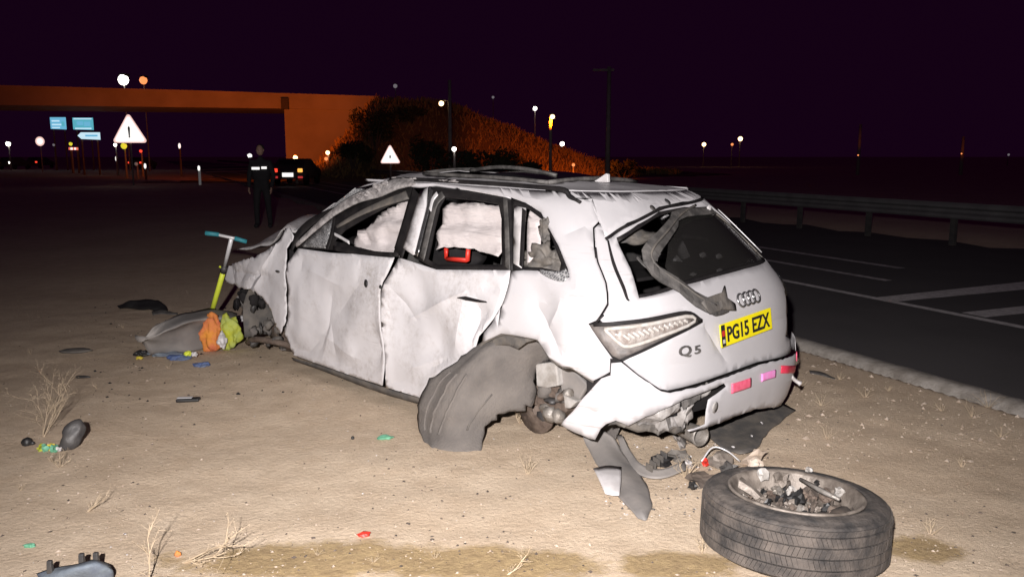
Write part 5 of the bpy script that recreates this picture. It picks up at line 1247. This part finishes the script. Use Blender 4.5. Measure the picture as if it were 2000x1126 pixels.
# round and blue signs
c = dp(78, 276, 85); t = thing('speed_sign', 'small round white sign with pinkish rim by the road lights', 'road sign', (c[0], c[1], 0))
mt = Matrix.Translation((0, 0, c[2])) @ Matrix.Rotation(math.pi / 2, 4, 'X')
mm_ = MB(); mm_.lathe([(0, .02), (.45, .02), (.46, 0), (.45, -.02), (0, -.02)], 24, mt); mm_.build('rim', 'retro_glow_pink', t)
mm_ = MB(); mm_.lathe([(0, .035), (.30, .035), (.31, .02)], 24, mt); mm_.build('face', 'retro_glow_white', t)
mm_ = MB(); mm_.tube([(0, .05, -.2), (0, .05, c[2])], .05, 8); mm_.build('pole', 'pole', t, True)
def panel_sign(px0, py0, px1, py1, Y, mat, label, lines, arrow=False, pole=True, skew=0.0):
    c = dp((px0 + px1) / 2, py1, Y); t = thing('direction_sign', label, 'road sign', (c[0], c[1], 0)); w = (px1 - px0) / F * Y; h = (py1 - py0) / F * Y; zb = c[2]
    P = [(-w / 2, h * .05), (w / 2, 0), (w / 2, h), (-w / 2, h)] if not arrow else [(-w / 2, h * .55), (-w * .34, h * .1), (w / 2, 0), (w / 2, h), (-w * .34, h)]
    mm_ = MB(); mm_.prism(P, .06, Matrix.Rotation(math.pi / 2, 3, 'X'), (0, 0, zb)); mm_.build('board', mat, t)
    for k, (x0, x1, y, hh, mt_) in enumerate(lines):
        mm_ = MB(); mm_.prism([(x0 * w - w / 2, y * h - hh * h / 2), (x1 * w - w / 2, y * h - hh * h / 2 ), (x1 * w - w / 2, y * h + hh * h / 2), (x0 * w - w / 2, y * h + hh * h / 2)], .01, Matrix.Rotation(math.pi / 2, 3, 'X'), (0, -.065, zb)); mm_.build('line', mt_, t)
    if pole:
        for s in (-.35, .35): mm_ = MB(); mm_.tube([(s * w, .06, -.2), (s * w, .06, zb + h * .9)], .08, 8); mm_.build('pole', 'wood', t, True)
panel_sign(100, 230, 130, 253, 95, 'retro_glow_blue', 'pale blue direction board, narrower of the pair beyond the overpass', ((.1, .6, .7, .12, 'retro_glow_pale'), (.1, .7, .4, .12, 'retro_glow_pale'), (.72, .92, .45, .4, 'retro_glow_teal'), (.1, .6, .15, .1, 'retro_glow_pale')))
panel_sign(144, 231, 183, 254, 95, 'retro_glow_teal', 'turquoise direction board, wider of the pair beyond the overpass', ((.06, .94, .92, .1, 'retro_glow_pale'), (.2, .5, .55, .3, 'retro_glow_blue'), (.55, .85, .5, .35, 'retro_glow_blue'), (.1, .9, .12, .12, 'retro_glow_pale')))
panel_sign(153, 259, 196, 273, 72, 'retro_glow_pale', 'pale arrow shaped direction sign pointing left below the turquoise board', ((.35, .9, .55, .25, 'retro_glow_blue'),), True)
panel_sign(135, 288, 153, 293, 80, 'retro_glow_red', 'small red and white barrier board beside the arrow sign', ((.2, .45, .5, .8, 'retro_glow_white'), (.6, .8, .5, .8, 'retro_glow_white')))
# lamps: a lit globe on a pole (the pole is dark unless something lights it)
def lamp(px, py, Y, rpx, mat, label, name='street_lamp', pole=True, arm=0.0, pmat='pole', group=None):
    c = dp(px, py, Y); t = thing(name, label, 'lamp', (c[0] + arm, c[1], 0 if pole else c[2]), group); o = np.array(t.location); r = rpx / F * Y
    mm_ = MB(); mm_.blob(c - o, (r, r * .8, r * 1.02), 1, .04, 2); mm_.build('globe', mat, t, True)
    if pole:
        p = [np.array([0, .12, -.1]), np.array([0, .12, c[2] + .15])]
        if arm: p.append(c - o + np.array([0, .12, .2]))
        mm_ = MB(); mm_.tube(p, [.09] * (len(p) - 1) + [.05], 8); mm_.build('pole', pmat, t, True)
    mm_ = MB(); mm_.box(c - o + np.array([0, r * .5, r * .9]), (r * 1.4, r * 1.6, r * .5)); mm_.build('hood', 'darkplastic', t)
    return t, c
lamp(241, 156, 90, 10, 'lamp_white', 'big round white lamp above the overpass deck')
lamp(280, 157, 90, 7.5, 'lamp_orange', 'dim orange lamp next to the big white one above the overpass')
lamp(772, 168, 110, 4, 'lamp_dim', 'faint grey lamp above the end of the overpass')
lamp(963, 190, 110, 2.6, 'lamp_dim', 'very faint lamp high over the grass bank')
tA, cA = lamp(862, 202, 50, 5, 'lamp_sodium', 'lit street lamp on an arm at the orange lit pole', arm=.46)
lamp(887, 291, 44, 4.5, 'lamp_white', 'low white lamp at the foot of the orange lit pole')
lamp(1045, 212, 80, 4, 'lamp_white', 'white lamp left of the floodlight mast')
tB, cB = lamp(1079, 228, 48, 4.5, 'lamp_sodium', 'floodlight mast with a warm lamp at its top beside the grass bank', arm=-.09)
lamp(1098, 281, 75, 4.5, 'lamp_white', 'white lamp low on the right of the floodlight mast')
lamp(1375, 282, 120, 4, 'lamp_sodium', 'small lone white lamp far over the road')
lamp(1446, 271, 120, 4.5, 'lamp_sodium', 'small warm lamp, brighter of the close pair far over the road')
lamp(1430, 282, 120, 2.6, 'lamp_orange', 'tiny amber lamp just under the warm lamp of the far pair')
lamp(1970, 302, 140, 2.2, 'lamp_dim', 'tiny faint lamp far beyond the right guard rail')
lamp(1522, 387, 20, 2.5, 'reflector_glow', 'tiny red reflector light on the guard rail', 'red_marker', False)
# spots of sodium light, at the lamps and added beside them
def light(name, c, e, colr, r=.15):
    d = bpy.data.lights.new(name, 'POINT'); d.energy = e; d.color = colr; d.shadow_soft_size = r; o = bpy.data.objects.new(name, d); col.objects.link(o); o.location = c; return o
SOD = (1.0, .15, .003)
def flood(c, target, e, deg=70):
    d = bpy.data.lights.new('sodium_spot', 'SPOT'); d.energy = e; d.color = SOD; d.spot_size = math.radians(deg); d.spot_blend = .8; d.shadow_soft_size = .2
    o = bpy.data.objects.new('sodium_spot', d); col.objects.link(o); o.location = c; o.rotation_euler = (Vector(target) - Vector(c)).to_track_quat('-Z', 'Y').to_euler(); return o
flood(cA + np.array([-.2, -.5, -.3]), dp(860, 262, 60), 260, 70)
flood(cB + np.array([-.1, -.5, -.2]), dp(1040, 298, 60), 4600, 46)
lamp(640, 298, 57, 4, 'lamp_sodium', 'warm lamp at the foot of the abutment wall')
# warm lamp at the abutment corner; the spot lighting deck and wall is added
_, cC = lamp(577, 308, 50, 4.5, 'lamp_sodium', 'bright warm lamp standing before the abutment corner')
flood(cC + np.array([-.2, -.7, .2]), (-21, 66, 10), 8800, 94)
lamp(637, 310, 57, 3.5, 'lamp_orange', 'orange lamp under the warm one at the abutment foot')
lamp(1120, 322, 58, 3.2, 'lamp_orange', 'orange lamp at the foot of the grass bank'); flood(dp(1122, 305, 52), dp(1150, 312, 62), 2600, 75)  # spot added ahead of the lamp to turn the bank orange
# utility poles
def upole(px, py0, py1, Y, r, label, mat='wood', cross=False):
    c = dp(px, py0, Y); b = dp(px, py1, Y); t = thing('utility_pole', label, 'pole', (c[0], c[1], 0)); mm_ = MB(); mm_.tube([(0, 0, min(-.1, b[2])), (0, 0, c[2])], [r, r * .7], 8); mm_.build('shaft', mat, t, True)
    if cross: mm_ = MB(); mm_.box((-.35, 0, c[2] - .15), (1.3, .14, .14)); mm_.build('crossarm', mat, t)
    mm_ = MB(); mm_.lathe([(.0, .06), (r * .75, .04), (r * .8, 0)], 8, Matrix.Translation((0, 0, c[2]))); mm_.build('cap', mat, t, True)
upole(878, 158, 300, 49.5, .13, 'pale utility pole on the bank, orange in its lower half', 'pole')
upole(1190, 132, 335, 52, .17, 'tall dark utility pole with a crossarm behind the wreck roof', 'pole', True)
upole(1681, 244, 320, 70, .16, 'far pole lit orange beyond the guard rail, taller of the two', 'pole')
upole(1882, 268, 320, 70, .16, 'far short pole lit orange beyond the guard rail', 'pole')
flood(dp(1676, 303, 67), dp(1681, 262, 70), 55, 40); flood(dp(1878, 300, 67), dp(1882, 285, 70), 60, 40)  # spots added to light the far poles orange
lamp(1676, 303, 67, 1.5, 'lamp_orange', 'tiny orange lamp at the foot of the taller far pole', pole=False, name='ground_lamp')
lamp(1878, 300, 67, 1.5, 'lamp_orange', 'tiny orange lamp at the foot of the short far pole', pole=False, name='ground_lamp')
# wooden fence end / rail lit at the foot of the bank
# parked and distant cars: dark bodies, lamps lit
def far_car(px, py, Y, label, rear=True, lamps=((-1, 'tail_red'), (1, 'tail_red')), plate='retro_glow_white', wpx=None):
    c = dp(px, py, Y); t = thing('distant_car', label, 'car', (c[0], c[1], 0), 'cars stopped near the overpass')
    pr = [(-2.1, .35), (-2.15, .8), (-1.9, 1.0), (-1.2, 1.45), (.3, 1.45), (1.0, 1.0), (2.0, .85), (2.1, .4)]
    mm_ = MB(); n_ = len(pr); v = [(s * (.88 - (.14 if z > 1.1 else 0)), x + 2.1, z) for s in (-1, 1) for x, z in pr]
    mm_.add(v, [tuple(range(n_)), tuple(range(2 * n_ - 1, n_ - 1, -1))] + [(i, n_ + i, n_ + (i + 1) % n_, (i + 1) % n_) for i in range(n_)]); bev(mm_.build('body', 'darkplastic', t), .06, 2)
    mm_ = MB(); mm_.prism([(-.62, 1.02), (.62, 1.02), (.55, 1.38), (-.55, 1.38)], .02, Matrix.Rotation(math.pi / 2, 3, 'X'), (0, .42, 0)); mm_.build('rear_window', 'darkglass', t)
    for s in (-1, 1):
        for y in (.75, 3.35):
            mt = Matrix.Translation((s * .8, y, .32)) @ Matrix.Rotation(math.pi / 2, 4, 'Y'); mm_ = MB(); mm_.lathe([(.05, -.1), (.30, -.1), (.32, 0), (.30, .1), (.05, .1)], 16, mt); mm_.build('wheel', 'rubber', t, True)
    for s, mt_ in lamps:
        mm_ = MB(); mm_.box((s * .68, -.05, .82), (.26, .08, .2)); bev(mm_.build('lamp', mt_, t), .03)
        if Y < 70: mm_ = MB(); mm_.box((s * .68, -.05, .45), (.26, .06, .11)); bev(mm_.build('reflector', 'reflector_glow', t), .02)
    if plate: mm_ = MB(); mm_.box((0, -.06, .58), (.60, .03, .22)); mm_.build('number_plate', plate, t)
    return t
far_car(562, 330, 46, 'dark car with one red and one amber lamp and a bright plate below the overpass', lamps=((-1, 'tail_red'), (1, 'tail_amber')))
far_car(58, 284, 110, 'distant car with red tail lights on the road, beside the round sign', plate=None)
far_car(262, 296, 100, 'distant car with red lights under the warning triangle', plate=None)
far_car(5, 285, 100, 'distant car with warm lights on the road beyond the round sign', lamps=((-1, 'tail_amber'), (1, 'lamp_white')), plate=None)
lamp(16, 281, 95, 4.5, 'lamp_white', 'white lamp low beside the distant cars')
lamp(105, 283, 95, 2.5, 'lamp_dim', 'faint small lamp right of the round sign')
lamp(242, 285, 60, 6, 'retro_yellow', 'yellow blinking beacon lamp under the warning triangle', name='beacon')
lamp(138, 281, 80, 3.5, 'retro_yellow', 'small yellow beacon lamp beside the arrow sign', name='beacon')
lamp(275, 295, 66, 3, 'tail_red', 'small red beacon lamp right of the yellow beacon', name='beacon')
lamp(266, 320, 58, 3.5, 'grey_glow', 'dull grey beacon unlit near the marker posts', name='beacon')  # no lamp: the grey globe is painted with faint emission
lamp(225, 283, 70, 3.2, 'lamp_white', 'small white lamp left of the yellow beacon')

# ---- the person standing behind the wreck --------------------------------
pb = gp(515, 446); per = thing('person', 'person in dark uniform with reflective bands standing behind the wreck', 'person', (pb[0], pb[1], 0.0))
hh = 1.84
def skinned(name, verts, edges, radii, mat, parent, root=0):
    me = bpy.data.meshes.new(name); me.from_pydata(verts, edges, []); o = bpy.data.objects.new(name, me); col.objects.link(o); o.parent = parent
    sk = o.modifiers.new('skin', 'SKIN'); sk.use_smooth_shade = True
    for i, r in enumerate(radii): me.skin_vertices[0].data[i].radius = r if isinstance(r, tuple) else (r, r)
    me.skin_vertices[0].data[root].use_root = True
    ss = o.modifiers.new('sub', 'SUBSURF'); ss.levels = 1; ss.render_levels = 2; me.materials.append(M[mat]); return o
V_ = [(0, 0, .96), (0, 0, 1.15), (0, .01, 1.36), (0, 0, 1.50), (0, -.01, 1.60),
      (-.10, 0, .92), (-.13, -.01, .50), (-.14, .02, .09), (-.15, -.12, .05), (.10, 0, .92), (.13, 0, .50), (.15, .03, .09), (.17, -.11, .05),
      (-.20, 0, 1.45), (-.27, .02, 1.16), (-.25, -.10, .92), (.20, 0, 1.45), (.27, .02, 1.16), (.24, -.11, .92)]
E_ = [(0, 1), (1, 2), (2, 3), (3, 4), (0, 5), (5, 6), (6, 7), (7, 8), (0, 9), (9, 10), (10, 11), (11, 12), (2, 13), (13, 14), (14, 15), (2, 16), (16, 17), (17, 18)]
r_ = [(.17, .12), (.16, .12), (.19, .13), .07, .055, .10, .07, .055, .05, .10, .07, .055, .05, .075, .055, .042, .075, .055, .042]
body = skinned('body', V_, E_, r_, 'cloth_dark', per)
mm_ = MB(); mm_.blob((0, -.01, 1.72), (.078, .095, .118), 1, .03, 3); mm_.blob((0, -.105, 1.71), (.014, .02, .022), 2, .02, 1); mm_.blob((-.078, 0, 1.72), (.012, .02, .03), 2, .02, 1); mm_.blob((.078, 0, 1.72), (.012, .02, .03), 2, .02, 1); hd = mm_.build('head', 'skin', per, True)
mm_ = MB(); mm_.blob((0, .02, 1.765), (.086, .092, .085), 3, .06, 3); mm_.build('hair', 'hair', hd, True)
for s in (-1, 1):
    mm_ = MB(); mm_.blob((s * .03, -.095, 1.735), (.012, .006, .007), 1, 0, 1); mm_.build('eye', 'hair', hd)
    mm_ = MB(); b0 = Vector((s * .245, -.115, .90)); mm_.blob(b0 + Vector((0, -.01, -.03)), (.022, .04, .048), 1, .05, 2)
    for k in range(4): mm_.tube([b0 + Vector((0, -.035 + .02 * k, -.06)), b0 + Vector((-s * .01, -.04 + .02 * k, -.10)), b0 + Vector((-s * .025, -.04 + .02 * k, -.125 - .01 * (k in (1, 2))))], [.010, .009, .007], 6)
    mm_.tube([b0 + Vector((0, -.045, -.02)), b0 + Vector((-s * .005, -.075, -.05)), b0 + Vector((-s * .012, -.08, -.075))], [.011, .010, .008], 6); mm_.build('hand', 'skin', per, True)
mm_ = MB(); mm_.box((0, -.095, 1.655), (.045, .012, .006)); mm_.build('mouth', 'rust', hd)
vm = MB(); vm.lathe([(.185, 1.08), (.19, 1.2), (.20, 1.32), (.20, 1.42)], 24, Matrix.Diagonal((1.08, .80, 1, 1))); vm.build('vest', 'cloth_dark', per, True)
for x0, x1, z, hgt in ((-.16, .02, 1.30, .055), (.06, .17, 1.315, .05)):
    vm = MB(); vm.grid([[(x, -.172 + .9 * x * x, zz) for x in np.linspace(x0, x1, 6)] for zz in (z, z + hgt)]); solid(vm.build('reflective_band', 'retro_glow_white', per, True), .006)
vm = MB(); vm.blob((-.205, -.09, 1.60), (.055, .02, .045), 2, .4, 2); vm.build('shoulder_reflector', 'retro_glow_white', per, True)  # reflective shoulder patch, its flash return painted as emission
vm = MB(); vm.tube([(-.20, -.05, 1.40), (-.205, -.08, 1.50), (-.205, -.09, 1.60)], .02, 6); vm.build('shoulder_strap', 'cloth_dark', per, True)
